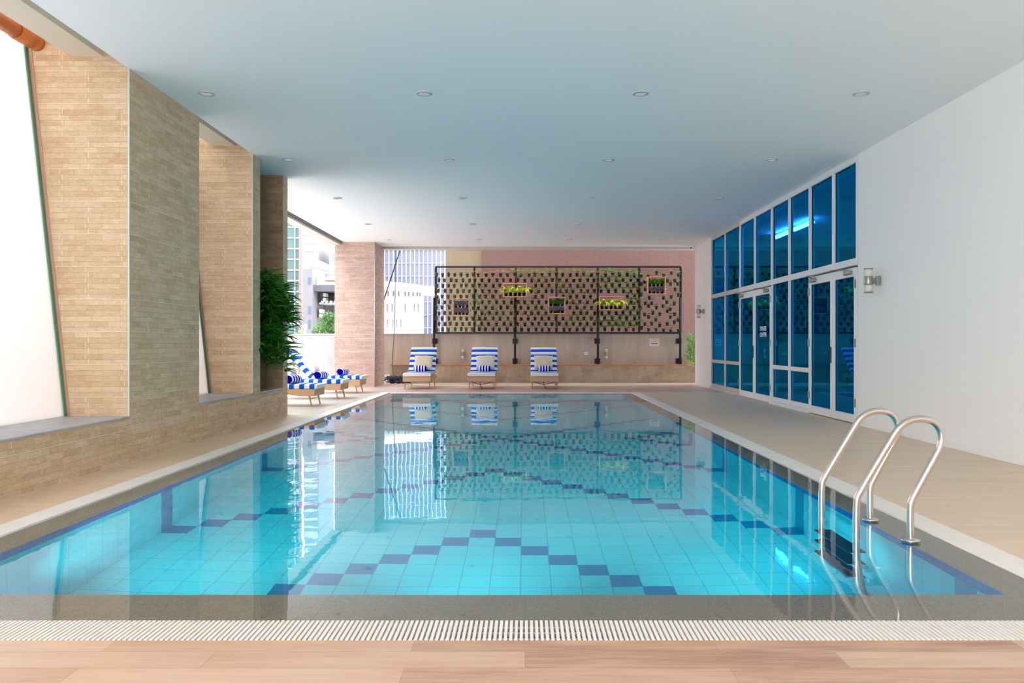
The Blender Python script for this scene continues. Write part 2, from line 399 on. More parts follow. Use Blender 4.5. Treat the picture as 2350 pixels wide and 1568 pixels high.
# ------------------------------------------------------------------ mesh builder
class MB:
    def __init__(s): s.v = []; s.f = []; s.m = []; s.sm = []
    def add(s, vs, fs, mi=0, smooth=False):
        o = len(s.v); s.v += [tuple(v) for v in vs]
        for f in fs: s.f.append(tuple(o+i for i in f)); s.m.append(mi); s.sm.append(smooth)
        return s
    def box(s, x0, x1, y0, y1, z0, z1, mi=0, mat=None):
        if x0 > x1: x0, x1 = x1, x0
        if y0 > y1: y0, y1 = y1, y0
        if z0 > z1: z0, z1 = z1, z0
        vs = [(x0,y0,z0),(x1,y0,z0),(x1,y1,z0),(x0,y1,z0),(x0,y0,z1),(x1,y0,z1),(x1,y1,z1),(x0,y1,z1)]
        if mat is not None: vs = [tuple(mat @ Vector(v)) for v in vs]
        return s.add(vs, [(0,3,2,1),(4,5,6,7),(0,1,5,4),(1,2,6,5),(2,3,7,6),(3,0,4,7)], mi)
    def tbox(s, x0, x1, y0, y1, z0, z1, ox, oy, mi=0):
        """box whose flanks follow the oblique street line"""
        k = (oy+y1)/(oy+y0); a0, a1 = (x0+ox)*k-ox, (x1+ox)*k-ox
        vs = [(x0,y0,z0),(x1,y0,z0),(a1,y1,z0),(a0,y1,z0),(x0,y0,z1),(x1,y0,z1),(a1,y1,z1),(a0,y1,z1)]
        return s.add(vs, [(0,3,2,1),(4,5,6,7),(0,1,5,4),(1,2,6,5),(2,3,7,6),(3,0,4,7)], mi)
    def bbox(s, x0, x1, y0, y1, z0, z1, b=.006, mi=0, mat=None):
        """box with chamfered edges"""
        xs, ys, zs = (x0, x1), (y0, y1), (z0, z1)
        b = min(b, (x1-x0)*.45, (y1-y0)*.45, (z1-z0)*.45)
        vs = []; idx = {}
        for i in (0, 1):
            for j in (0, 1):
                for k in (0, 1):
                    sx, sy, sz = (1-2*i), (1-2*j), (1-2*k)
                    for a in range(3):
                        p = [xs[i]+sx*b, ys[j]+sy*b, zs[k]+sz*b]
                        p[a] = (xs[i], ys[j], zs[k])[a]
                        idx[(i, j, k, a)] = len(vs); vs.append(tuple(p))
        fs = []
        I = lambda i, j, k, a: idx[(i, j, k, a)]
        for i in (0, 1):
            q = [I(i,0,0,0), I(i,1,0,0), I(i,1,1,0), I(i,0,1,0)]; fs.append(q if i else q[::-1])
        for j in (0, 1):
            q = [I(0,j,0,1), I(0,j,1,1), I(1,j,1,1), I(1,j,0,1)]; fs.append(q if j else q[::-1])
        for k in (0, 1):
            q = [I(0,0,k,2), I(1,0,k,2), I(1,1,k,2), I(0,1,k,2)]; fs.append(q if k else q[::-1])
        for i in (0, 1):
            for j in (0, 1): fs.append([I(i,j,0,0), I(i,j,1,0), I(i,j,1,1), I(i,j,0,1)])
        for i in (0, 1):
            for k in (0, 1): fs.append([I(i,0,k,0), I(i,1,k,0), I(i,1,k,2), I(i,0,k,2)])
        for j in (0, 1):
            for k in (0, 1): fs.append([I(0,j,k,1), I(1,j,k,1), I(1,j,k,2), I(0,j,k,2)])
        for i in (0, 1):
            for j in (0, 1):
                for k in (0, 1): fs.append([I(i,j,k,0), I(i,j,k,1), I(i,j,k,2)])
        c = Vector(((x0+x1)/2, (y0+y1)/2, (z0+z1)/2))
        out = []
        for f in fs:
            pts = [Vector(vs[q]) for q in f]
            nrm = (pts[1]-pts[0]).cross(pts[2]-pts[0]); cen = sum(pts, Vector())/len(pts)
            out.append(f if nrm.dot(cen-c) > 0 else f[::-1])
        if mat is not None: vs = [tuple(mat @ Vector(v)) for v in vs]
        return s.add(vs, out, mi)
    def tube(s, pts, r, n=12, mi=0, caps=True, smooth=True):
        pts = [Vector(p) for p in pts]; rings = []
        rr = r if isinstance(r, (list, tuple)) else [r]*len(pts)
        up = None
        for i, p in enumerate(pts):
            d = (pts[min(i+1, len(pts)-1)] - pts[max(i-1, 0)]).normalized()
            if up is None:
                up = d.orthogonal().normalized()
            else:
                up = (up - d*up.dot(d))
                up = up.normalized() if up.length > 1e-6 else d.orthogonal().normalized()
            q = d.cross(up)
            rings.append([tuple(p + (up*math.cos(2*PI*k/n) + q*math.sin(2*PI*k/n))*rr[i]) for k in range(n)])
        vs = [v for ring in rings for v in ring]; fs = []
        for i in range(len(rings)-1):
            for k in range(n):
                a, b = i*n+k, i*n+(k+1) % n
                fs.append((a, b, b+n, a+n))
        s.add(vs, fs, mi, smooth)
        if caps:
            o = len(s.v) - len(vs)
            s.f.append(tuple(o+k for k in range(n))[::-1]); s.m.append(mi); s.sm.append(False)
            s.f.append(tuple(o+(len(rings)-1)*n+k for k in range(n))); s.m.append(mi); s.sm.append(False)
        return s
    def lathe(s, prof, cx, cy, n=24, mi=0, mat=None, smooth=True, caps=True):
        vs = []; fs = []
        for (r, z) in prof:
            for k in range(n): vs.append((cx + r*math.cos(2*PI*k/n), cy + r*math.sin(2*PI*k/n), z))
        for i in range(len(prof)-1):
            for k in range(n):
                a, b = i*n+k, i*n+(k+1) % n
                fs.append((a, b, b+n, a+n))
        if caps: fs.append(tuple(range(n))[::-1]); fs.append(tuple((len(prof)-1)*n+k for k in range(n)))
        if mat is not None: vs = [tuple(mat @ Vector(v)) for v in vs]
        return s.add(vs, fs, mi, smooth)
    def blade(s, base, dirv, length, width, droop, mi=0, seg=5, up=1.0, roll=None):
        """one arching leaf"""
        d = Vector(dirv); d.z = 0
        d = d.normalized() if d.length > 1e-6 else Vector((1, 0, 0))
        if roll is None: roll = R.uniform(-1.1, 1.1)
        side = Vector((-d.y, d.x, 0))*math.cos(roll) + Vector((0, 0, math.sin(roll))); p = Vector(base); L = []; Rr = []
        ang = math.atan2(up, .55)
        for i in range(seg+1):
            t = i/seg; w = width*math.sin(PI*min(.999, .18+t*.82))*.5+.0006
            L.append(tuple(p+side*w)); Rr.append(tuple(p-side*w))
            a = ang - droop*t*1.6
            p = p + (d*math.cos(a) + Vector((0, 0, 1))*math.sin(a))*(length/seg)
        n = seg+1
        s.add(L+Rr, [(i, i+1, n+i+1, n+i) for i in range(seg)], mi, True)
        return s
    def build(s, name, mats, parent=None, loc=None):
        me = bpy.data.meshes.new(name)
        o = Vector(loc) if loc is not None else Vector((0, 0, 0))
        me.from_pydata([tuple(Vector(v)-o) for v in s.v], [], s.f)
        if not isinstance(mats, (list, tuple)): mats = [mats]
        for mt in mats: me.materials.append(mt)
        me.polygons.foreach_set('material_index', s.m)
        me.polygons.foreach_set('use_smooth', s.sm)
        me.update()
        ob = bpy.data.objects.new(name, me); COL.objects.link(ob)
        if loc is not None: ob.location = o
        if parent is not None: ob.parent = parent
        return ob

def tag(o, label=None, cat=None, group=None, kind=None):
    if label: o['label'] = label
    if cat: o['category'] = cat
    if group: o['group'] = group
    if kind: o['kind'] = kind
    return o
def struct(o, label=None):
    o['kind'] = 'structure'
    if label: o['label'] = label
    return o
def empty(name, loc, rz=0, label=None, cat=None, group=None):
    o = bpy.data.objects.new(name, None); COL.objects.link(o); o.empty_display_size = .1
    o.location = loc; o.rotation_euler = (0, 0, rz)
    return tag(o, label, cat, group)
def copy_tree(o, loc=None, rz=None, label=None, group=None):
    r = o.copy(); COL.objects.link(r)
    if loc is not None: r.location = loc
    if rz is not None: r.rotation_euler = (0, 0, rz)
    if label: r['label'] = label
    if group: r['group'] = group
    for ch in list(KIDS.get(o.name, [])):
        c = ch.copy(); COL.objects.link(c); c.parent = r
        for g2 in list(KIDS.get(ch.name, [])):
            d = g2.copy(); COL.objects.link(d); d.parent = c
            KIDS.setdefault(c.name, []).append(d)
        KIDS.setdefault(r.name, []).append(c)
    return r
KIDS = {}
def part(mb, name, mats, parent, label=None):
    o = mb.build(name, mats, parent)
    if label: o['label'] = label
    KIDS.setdefault(parent.name, []).append(o); return o
def text_mesh(name, body, size, mat, parent, mtx, align='CENTER', spacing=1.0, extrude=.001, bold=0):
    cu = bpy.data.curves.new(name, 'FONT'); cu.body = body; cu.size = size; cu.align_x = align; cu.align_y = 'CENTER'
    cu.extrude = extrude; cu.space_character = spacing; cu.offset = bold
    tmp = bpy.data.objects.new(name+'_src', cu); COL.objects.link(tmp)
    bpy.context.view_layer.update()
    me = bpy.data.meshes.new_from_object(tmp.evaluated_get(bpy.context.evaluated_depsgraph_get()))
    bpy.data.objects.remove(tmp); me.name = name
    me.materials.clear(); me.materials.append(mat)
    o = bpy.data.objects.new(name, me); COL.objects.link(o); o.parent = parent
    o.matrix_basis = mtx
    return o

# ------------------------------------------------------------------ the setting: floors, pool
STRIP_R0, STRIP_R1 = 2.46, 2.64         # white gutter strip on the right
STRIP_L0, STRIP_L1 = -3.31, -3.13
GR0, GR1 = 3.115, 3.335                 # near overflow grate
FG0, FG1 = 18.62, 18.80                 # far gutter strip

struct(MB().box(-7, XR, -4.0, GR0, -.3, 0).build('floor', M['wood_deck']), 'timber look plank floor in the foreground')
struct(MB().box(STRIP_R1, XR+.5, GR0, FG1, -.3, 0).build('floor', M['deck']), 'greige stone deck on the right of the pool')
struct(MB().box(-7.5, STRIP_L0, 12.97, FG1, -.3, 0).build('floor', M['deck_left']), 'pale slab deck on the left of the pool')
struct(MB().box(-7.5, STRIP_L0, GR0, 12.97, -.3, 0).build('floor', M['deck_path']), 'narrow tan deck below the stone wall')
struct(MB().box(-9.5, XR+2.5, FG1, 23.9, -.3, 0).build('floor', M['far_deck']), 'timber look floor at the far end')

# gutter strips beside the pool
struct(MB().box(STRIP_R0, STRIP_R1, GR1, FG1, -.3, .001).build('kerb_strip', M['channel']), 'white stone strip along the right pool edge')
struct(MB().box(STRIP_L0, STRIP_L1, GR1, FG1, -.3, .001).build('kerb_strip', M['channel']), 'white stone strip along the left pool edge')
struct(MB().box(STRIP_L1, STRIP_R0, FG0, FG1, -.3, .001).build('kerb_strip', M['channel']), 'white stone strip along the far pool edge')
# granite coping, just under the water
cz = -.038
mb = MB()
cb = cz - .014
mb.box(STRIP_L1, STRIP_R0, GR1, POOL_Y0, cb, cz).box(STRIP_L1, STRIP_R0, POOL_Y1, FG0, cb, cz)
mb.box(STRIP_L1, POOL_X0, POOL_Y0, POOL_Y1, cb, cz).box(POOL_X1, STRIP_R0, POOL_Y0, POOL_Y1, cb, cz)
struct(mb.build('trim_1', M['granite']), 'grey granite coping under the water')

# pool basin: walls with a blue band and stripes, floor with navy chevrons
nrow0 = -40; nrow1 = 36
mb = MB()
dark = set(); stripes = set()
for peak in (-24, -12, 0):
    for c in range(NC):
        a = abs(c-12); dark.add((c, peak-a))
        if a == 12: stripes.add((c, peak-a))
for peak in (0, 12, 24):
    for c in range(NC):
        a = abs(c-12); dark.add((c, peak+a))
        if a == 12: stripes.add((c, peak+a))
for c in list(range(0, 4)) + list(range(21, 25)):
    a = (c-21) if c >= 21 else (3-c)
    dark.add((c, a)); dark.add((c, -a))
    if c in (0, 24): stripes.add((c, a)); stripes.add((c, -a))
def rowy(r): return ROW_C - TW + r*TW
for c in range(NC):
    for r in range(nrow0, nrow1+1):
        y0, y1 = max(POOL_Y0, rowy(r)), min(POOL_Y1, rowy(r+1))
        if y1 - y0 < .003: continue
        x0, x1 = POOL_X0+c*TW, POOL_X0+(c+1)*TW
        mb.add([(x0, y0, FLOOR_Z), (x1, y0, FLOOR_Z), (x1, y1, FLOOR_Z), (x0, y1, FLOOR_Z)], [(0, 1, 2, 3)], 1 if (c, r) in dark else 0)
BZ = cb - .17
for (X, cc, inv) in ((POOL_X0, 0, False), (POOL_X1, 24, True)):
    for r in range(nrow0, nrow1+1):
        y0, y1 = max(POOL_Y0, rowy(r)), min(POOL_Y1, rowy(r+1))
        if y1 - y0 < .003: continue
        mi = 1 if (cc, r) in stripes else 2
        for (za, zb, q) in ((FLOOR_Z, BZ, mi), (BZ, cb, 3)):
            f = [(X, y0, za), (X, y1, za), (X, y1, zb), (X, y0, zb)]
            mb.add(f, [(3, 2, 1, 0) if not inv else (0, 1, 2, 3)], q)
for Y in (POOL_Y0, POOL_Y1):
    for (za, zb, q) in ((FLOOR_Z, BZ, 2), (BZ, cb, 3)):
        mb.add([(POOL_X0, Y, za), (POOL_X1, Y, za), (POOL_X1, Y, zb), (POOL_X0, Y, zb)], [(0, 1, 2, 3)], q)
struct(mb.build('pool_basin', [M['tile'], M['tile_dark'], M['tile_wall'], M['band']]), 'turquoise tiled pool basin with navy chevrons')

# water surface
w = MB().add([(STRIP_L1, GR1, WATER_Z), (STRIP_R0, GR1, WATER_Z), (STRIP_R0, FG0, WATER_Z), (STRIP_L1, FG0, WATER_Z)], [(0, 1, 2, 3)]).build('water', M['water'])
tag(w, 'clear still water filling the swimming pool', 'water', kind='stuff')

# overflow grate in front: slats over a dark channel
t = empty('drain_grate', (0, (GR0+GR1)/2, 0), 0, 'ivory slatted overflow grate along the near pool edge', 'grate')
mb = MB()
x = -4.2; pitch = 1.15/ (683*7.833) * 95.3
yc = (GR0+GR1)/2
while x < 4.3:
    mb.box(x, x+pitch*.60, GR0-yc+.002, GR1-yc-.002, -.014, .002)
    x += pitch
part(mb, 'slats', M['grate'], t)
mb = MB()
for yy in (-.052, .012, .074): mb.box(-4.2, 4.3, yy-.010, yy+.010, -.03, -.016)
part(mb, 'cross_bar', M['grate'], t)
struct(MB().box(-7, XR, GR0, GR1, -.3, -.06).build('trim_2', M['gutter']), 'dark drain channel under the grate')
struct(MB().box(-7, -4.2, GR0, GR1, -.06, 0).build('trim_3', M['channel']))
struct(MB().box(4.3, XR, GR0, GR1, -.06, 0).build('trim_4', M['channel']))
# dark recessed track across the far deck
struct(MB().box(-4.3, 4.66, 22.35, 22.42, 0, .004).build('trim_5', M['fascia_d']))

# ------------------------------------------------------------------ ceiling
FAR = 22.1
mb = MB()
mb.box(XL, XR+.4, -4.0, FAR, CEIL, CEIL+.3).box(-4.75, XL, 12.97, FAR, CEIL, CEIL+.3)
struct(mb.build('ceiling', M['ceiling']), 'white painted flat ceiling')
struct(MB().box(-4.9, XR+8, -4.0, 22.45, 4.4, 16).build('added_upper_mass', M['white_wall']), 'added unseen mass above the pool hall, blocking sky light')  # mass added above the view to narrow the sky over the far gap
struct(MB().box(-4.36, -4.05, -4.0, 12.6, 3.90, 4.4).build('trim_6', M['beam']), 'downstand beam outside the stone wall')
mb = MB().box(-4.98, XR+.2, FAR+.06, FAR+.4, 3.73, 4.4)
struct(mb.build('trim_7', M['fascia']), 'cream fascia at the far ceiling edge')
struct(MB().box(-4.75, XR, FAR, FAR+.06, 3.80, 4.3).build('trim_8', M['fascia_d']))
struct(MB().box(-5.05, -4.81, 12.97, 21.0, 3.70, 4.4).build('trim_9', M['fascia']), 'cream fascia at the left ceiling edge')
struct(MB().box(-4.81, -4.75, 12.97, 21.0, 3.76, 4.3).build('trim_10', M['fascia_d']))

# ------------------------------------------------------------------ stone wall on the left
Y1, Y2, Y3, Y4, Y5, Y6 = (YX(XL, p) for p in (297, 457, 580, 597, 650, 660))
SILL = .446
OUT = -5.35
mb = MB()
mb.box(OUT+.9, XL, -4.0, Y6, 0, SILL-.012)
for a_, b_ in ((-.8, 1.2), (Y1, Y2), (Y3, Y4), (Y5, Y6)):
    mb.box(OUT, XL, a_, b_, SILL-.012, 4.4)
    mb.box(OUT, OUT+.9, a_, b_, 0, SILL-.012)
struct(mb.build('wall_left', M['stone']), 'beige split stone wall with tall openings')
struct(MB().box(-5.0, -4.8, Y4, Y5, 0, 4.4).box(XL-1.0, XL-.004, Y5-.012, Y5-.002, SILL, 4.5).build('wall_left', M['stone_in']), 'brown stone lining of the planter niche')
for a, b, nm in ((1.2, Y1, 'trim_11'), (Y2, Y3, 'trim_12'), (Y4, Y5, 'trim_13')):
    struct(MB().bbox(-4.44, XL+.006, a, b, SILL-.02, SILL, .004).build(nm, M['grey_sill']), 'grey stone sill of a wall opening')
mb = MB()
for y in (Y1, Y3):
    mb.box(XL-.012, XL+.004, y-.009, y+.006, SILL, CEIL)
struct(mb.build('trim_14', M['bead']), 'metal corner bead on the stone piers')

struct(MB().box(1.4, XR+.35, -4.2, -4.0, 0, 4.4).build('wall_front_added', M['white_wall']), 'added white wall behind the viewpoint, limiting the rear light')  # wall added behind the camera, left part open, to temper the rear light
# frosted leaning screens with a green edge
def screen_x(z): return -4.40 - (z-.38)*(.39/3.62)
for (ya, yb, lab) in ((1.2, Y1, 'frosted leaning screen outside the nearest wall opening'), (Y2, Y3, 'narrow frosted leaning screen outside the second wall opening')):
    t = empty('frosted_screen', (-4.4, (ya+yb)/2, SILL), 0, lab, 'screen', 'frosted screens outside the stone wall')
    oy = (ya+yb)/2
    def pq(z, y, off=0): return (screen_x(z)+off+4.4, y-oy, z-SILL)
    z0, z1 = SILL+.002, 4.0
    mb = MB().add([pq(z0, ya), pq(z0, yb-.02), pq(z1, yb-.02), pq(z1, ya), pq(z0, ya, -.012), pq(z0, yb-.02, -.012), pq(z1, yb-.02, -.012), pq(z1, ya, -.012)],
                  [(0, 3, 2, 1), (4, 5, 6, 7), (0, 1, 5, 4), (1, 2, 6, 5), (2, 3, 7, 6), (3, 0, 4, 7)])
    part(mb, 'sheet', M['screen'], t)
    mb = MB().add([pq(z0, yb-.05, .012), pq(z0, yb-.004, .012), pq(z1, yb-.004, .012), pq(z1, yb-.05, .012), pq(z0, yb-.05, -.03), pq(z0, yb-.004, -.03), pq(z1, yb-.004, -.03), pq(z1, yb-.05, -.03)],
                  [(0, 3, 2, 1), (4, 5, 6, 7), (0, 1, 5, 4), (1, 2, 6, 5), (2, 3, 7, 6), (3, 0, 4, 7)])
    part(mb, 'edge_strip', M['green_edge'], t, 'green edge strip')
    mb = MB().add([pq(z0, yb-.008, .035), pq(z1, yb-.008, .045), pq(z1, yb-.008, .012), pq(z0, yb-.008, .012), pq(z0, yb-.001, .035), pq(z1, yb-.001, .045), pq(z1, yb-.001, .012), pq(z0, yb-.001, .012)],
                  [(0, 1, 2, 3), (7, 6, 5, 4), (0, 4, 5, 1), (1, 5, 6, 2), (2, 6, 7, 3), (3, 7, 4, 0)])
    part(mb, 'sealant', M['caulk'], t, 'rusty pink sealant')

# orange pipe over the screen
t = empty('drain_pipe', (-4.69, Y1, 4.03), 0, 'orange plastic pipe running above the frosted screen', 'pipe')
part(MB().tube([(0, -6.3, 0), (0, -.1, 0)], .072, 20), 'pipe_run', M['orange'], t)
part(MB().tube([(0, -.34, 0), (0, -.10, 0)], .082, 20).tube([(0, -.10, 0), (0, 0.0, 0)], .076, 20), 'collar', M['orange'], t)

struct(MB().box(-5.0, XL, Y4, Y5, CEIL, 4.4).build('ceiling', M['ceiling']), 'small ceiling of the planter niche')
# the stone column at the far left
CX0, CX1, CY0, CY1 = -4.975, -3.93, 21.06, 22.50
struct(MB().box(CX0, CX1, CY0, CY1, 0, 4.0).build('column', M['stone_col']), 'square split stone column')
struct(MB().box(CX1-.012, CX1+.004, CY0-.006, CY0+.008, 0, CEIL).build('trim_15', M['alu']))

# ------------------------------------------------------------------ white wall and glazing on the right
GY = [YX(XR, p) for p in (1632, 1663, 1697, 1731, 1770, 1810, 1857, 1911, 1966)]
WEND = YX(XR, 1595)
mb = MB()
mb.box(XR, XR+.35, -4.0, GY[8]-.04, 0, CEIL+.2)
mb.box(XR, XR+.35, GY[0]+.02, WEND, 0, 4.2)
struct(mb.build('wall_right', M['white_wall']), 'plain white wall on the right')
struct(MB().bbox(XR-.014, XR, -4.0, GY[8]-.05, 0, .085, .004).build('baseboard_right', M['white_wall']), 'white skirting on the right wall')
struct(MB().bbox(XR-.014, XR, GY[0]+.02, WEND, 0, .07, .004).build('baseboard_far', M['white_wall']))
TR0, TR1 = 2.245, 2.345                 # transom
LR0, LR1 = .66, .735                    # lower rail
FX0, FX1 = XR, XR+.07
TOPZ = CEIL-.0
def frame_bar(mb, ya, yb, za, zb, d0=FX0, d1=FX1): mb.bbox(d0, d1, min(ya, yb), max(ya, yb), za, zb, .004)
hw = .036
bays = [(GY[0], GY[1], 'w'), (GY[1], GY[2], 'w'), (GY[2], GY[3], 'd'), (GY[3], GY[4], 'd'), (GY[4], GY[5], 'w'), (GY[5], GY[6], 'w'), (GY[6], GY[7], 'd'), (GY[7], GY[8], 'd')]
wn = 0; dn = 0
labs_w = ['far end bay', 'bay left of the far door', 'bay over the left leaf of the far door', 'bay over the right leaf of the far door',
          'bay right of the far door', 'bay left of the near door', 'bay over the left leaf of the near door', 'bay over the right leaf of the near door']
for bi, (ya, yb, kind) in enumerate(bays):
    wn += 1
    t = empty('window_%d' % wn, (XR, (ya+yb)/2, 0)); struct(t, 'blue glazed window, ' + labs_w[bi])
    oy = (ya+yb)/2; a, b = yb-oy, ya-oy          # a<b (b farther)
    mb = MB()
    low = .0 if kind == 'w' else TR0
    mb.bbox(0, .07, b-hw, b, (.06 if kind == 'w' else TR0), TOPZ, .004)
    mb.bbox(0, .07, a, a+hw, (.06 if kind == 'w' else TR0), TOPZ, .004)
    mb.bbox(0, .07, a+hw, b-hw, TOPZ-.09, TOPZ, .004)
    mb.bbox(-.004, .07, a+hw, b-hw, TR0, TR1, .004)
    if kind == 'w':
        mb.bbox(0, .07, a+hw, b-hw, LR0, LR1, .004)
        mb.bbox(0, .07, a+hw, b-hw, .06, .14, .004)
        mb.bbox(-.05, .07, a, b, 0, .06, .006)
    part(mb, 'window_frame', M['white_frame'] if bi > 1 else M['cream_frame'], t)
    g_ = [(TR1, TOPZ-.09)] + ([(.14, LR0), (LR1, TR0)] if kind == 'w' else [])
    for (za, zb) in g_:
        part(MB().box(.040, .052, a+hw-.004, b-hw+.004, za-.004, zb+.004), 'pane', M['glazing'], t)
        part(MB().box(.03, .038, a+hw, a+hw+.006, za, zb).box(.03, .038, b-hw-.006, b-hw, za, zb).box(.03, .038, a+hw, b-hw, za, za+.006).box(.03, .038, a+hw, b-hw, zb-.006, zb), 'gasket', M['machine'], t)
    if kind == 'd':
        dn += 1
        d = empty('door_%d' % dn, (XR, oy, 0)); struct(d, ['left leaf of the far glass door', 'right leaf of the far glass door with lettering', 'left leaf of the near glass door', 'right leaf of the near glass door'][dn-1])
        st = .085
        a2, b2 = a+.004, b-.004
        mb = MB()
        mb.bbox(-.006, .05, b2-st, b2, .015, TR0-.03, .004).bbox(-.006, .05, a2, a2+st, .015, TR0-.03, .004)
        mb.bbox(-.006, .05, a2+st, b2-st, .015, .135, .004).bbox(-.006, .05, a2+st, b2-st, 2.09, TR0-.03, .004)
        part(mb, 'door_frame', M['white_frame'], d)
        part(MB().box(.018, .030, a2+st-.004, b2-st+.004, .131, 2.094), 'pane', M['glazing'], d)
        part(MB().box(.008, .016, a2+st, a2+st+.007, .135, 2.09).box(.008, .016, b2-st-.007, b2-st, .135, 2.09).box(.008, .016, a2+st, b2-st, 2.083, 2.09), 'gasket', M['machine'], d)
        # which edge carries the hinges: outer one of each pair
        left_leaf = dn in (1, 3)
        hy = (b2-.02) if left_leaf else (a2+.02)
        sg = -1 if left_leaf else 1
        for hz in (.3, 1.15, 1.98):
            part(MB().bbox(-.03, -.006, hy-.018, hy+.018, hz-.06, hz+.06, .004), 'hinge', M['alu'], d)
        # closer near the hinge side with its arm reaching to the transom
        cy = hy + sg*.22
        part(MB().bbox(-.06, -.006, cy-.11, cy+.11, TR0-.125, TR0-.06, .012), 'door_closer', M['alu'], d)
        part(MB().tube([(-.035, cy-.02*sg, TR0-.055), (-.20, cy+.20*sg, TR0-.045), (-.035, cy+.36*sg, TR0-.02)], .008, 8), 'closer_arm', M['alu'], d)
        if dn in (1, 3):
            ky = a2 + st*.5
            h_ = part(MB().bbox(-.014, -.006, ky-.018, ky+.018, .84, 1.09, .004), 'door_handle', M['machine'], d)
            mb = MB().tube([(-.014, ky, 1.0), (-.055, ky, 1.0), (-.06, ky+.02, 1.0), (-.06, ky+.12, .995)], .009, 8)
            k_ = mb.build('lever', M['machine'], h_)
        if dn == 2:
            part(MB().bbox(-.02, -.006, b2-.06, b2-.03, .78, 1.06, .004), 'door_handle', M['plastic_white'], d)
            yl = (a2+b2)/2
            for body, z in (('FITNESS', 1.425), ('CENTER', 1.305)):
                mt = Matrix.Translation((.012, yl+.0, z)) @ Matrix(((0, 0, -1, 0), (-1, 0, 0, 0), (0, 1, 0, 0), (0, 0, 0, 1)))
                o = text_mesh('lettering', body, .118, M['white_letter'], d, mt, spacing=1.0, bold=.002)
                o['label'] = 'white ' + body + ' lettering on the glass'
# dark mullion gap between the far door leaves
# gym room behind the glass
mb = MB()
mb.box(XR+4.5, XR+4.6, 8, WEND, 0, 3.6).box(XR+.36, XR+4.6, 8.0, 8.1, 0, 3.6).box(XR+.36, XR+4.6, WEND-.1, WEND, 0, 3.9)
struct(mb.build('wall_gym', M['gym_wall']), 'dim wall of the gym behind the glass')
struct(MB().box(XR+.36, XR+4.6, 8, WEND, -.1, .0).build('floor', M['gym_floor']))
struct(MB().box(XR+.36, XR+4.6, 8, WEND, 3.62, 3.75).build('ceiling', M['gym_wall']))
for k, (ya, yb) in enumerate(((17.15, 18.25), (15.85, 17.0))):
    t = MB().bbox(-.06, .06, -(yb-ya)/2, (yb-ya)/2, 0, .05, .01).build('strip_lamp', M['gym_lamp'])
    t.location = (XR+.99, (ya+yb)/2, 3.50)
    tag(t, ['lit strip lamp behind the upper glass nearer the far door', 'lit strip lamp behind the upper glass nearer the near door'][k], 'lamp', 'gym strip lamps')
# a treadmill seen dimly through the glass
t = empty('treadmill', (XR+1.5, 18.6, 0), .2, 'black treadmill seen dimly behind the far glass', 'treadmill')
part(MB().bbox(-.38, .38, -.85, .85, .02, .16, .02), 'deck', M['machine'], t)
part(MB().tube([(-.34, .6, .16), (-.34, .75, 1.2)], .03, 8), 'post', M['machine'], t)
part(MB().tube([(.34, .6, .16), (.34, .75, 1.2)], .03, 8), 'post', M['machine'], t)
part(MB().bbox(-.42, .42, .62, .80, 1.15, 1.45, .03), 'console', M['machine'], t)
part(MB().tube([(-.34, .75, 1.1), (-.34, .2, 1.0)], .02, 8), 'handrail', M['machine'], t)
part(MB().tube([(.34, .75, 1.1), (.34, .2, 1.0)], .02, 8), 'handrail', M['machine'], t)

# ------------------------------------------------------------------ wall lamps
def wall_lamp(loc, rz, label, s=1.0):
    """local frame: wall behind at +x, lamp body at the origin"""
    t = empty('wall_lamp', loc, rz, label, 'wall lamp', 'tube wall lamps'); r = .056*s
    for s_ in (1, -1):
        part(MB().lathe([(r*.9, min(.052*s_, .15*s_)), (r*.9, max(.052*s_, .15*s_))], 0, 0, 20), 'glass_tube', M['frost_tube'], t)
        part(MB().lathe([(r, min(.148*s_, .162*s_)), (r, max(.148*s_, .162*s_))], 0, 0, 20), 'end_cap', M['alu'], t)
    part(MB().lathe([(r, -.055), (r*1.03, -.05), (r*1.03, .05), (r, .055)], 0, 0, 20), 'metal_band', M['alu'], t)
    part(MB().bbox(.05, .12, -.03, .03, -.035, .035, .005).bbox(.10, .15, -.045, .045, -.06, .06, .008), 'bracket', M['alu'], t)
    return t
wall_lamp((XR-.15, YX(XR-.15, 1993), 1.965), 0, 'grey and opal tube wall lamp right of the near glass door')
wall_lamp((XR-.15, YX(XR-.15, 1603), 1.965), 0, 'small tube wall lamp on the far white wall end beside the pink building')
YB = 23.6                                 # face of the upper concrete wall
wall_lamp((XP(1061.5, YB-.13), YB-.15, .83), PI/2, 'white tube wall lamp on the concrete between left and middle loungers', .8)
wall_lamp((XP(1391, YB-.13), YB-.15, .83), PI/2, 'white tube wall lamp on the concrete beside the third garden post', .8)

# ------------------------------------------------------------------ downlights
rows = [(214, (474, 972, 1470, 1976)), (366.5, (663, 1029, 1396, 1771)), (454.5, (773, 1062, 1353, 1650)), (514, (844, 1084, 1326, 1571)), (550, (893, 1100, 1306, 1518))]
ordn = ['nearest', 'second', 'third', 'fourth', 'farthest']; colw = ['leftmost', 'second from left', 'third from left', 'rightmost']
first = None
def downlight(x, y, label):
    global first
    if first is None:
        t = empty('downlight', (x, y, CEIL), 0, label, 'ceiling light', 'round ceiling downlights')
        part(MB().lathe([(.058, -.004), (.062, -.012), (.088, -.008), (.0885, 0)], 0, 0, 28, caps=False), 'trim_ring', M['ring'], t)
        part(MB().lathe([(.0585, -.006), (.0585, -.003)], 0, 0, 28), 'diffuser', M['lamp_disc'], t)
        first = t; return t
    return copy_tree(first, (x, y, CEIL), 0, label)
for ri, (py, xs) in enumerate(rows):
    Y = F*(CEIL-CH)/(VY-py)
    for ci, px in enumerate(xs):
        downlight(XP(px, Y), Y, 'round white ceiling downlight, %s in the %s row' % (colw[ci], ordn[ri]))
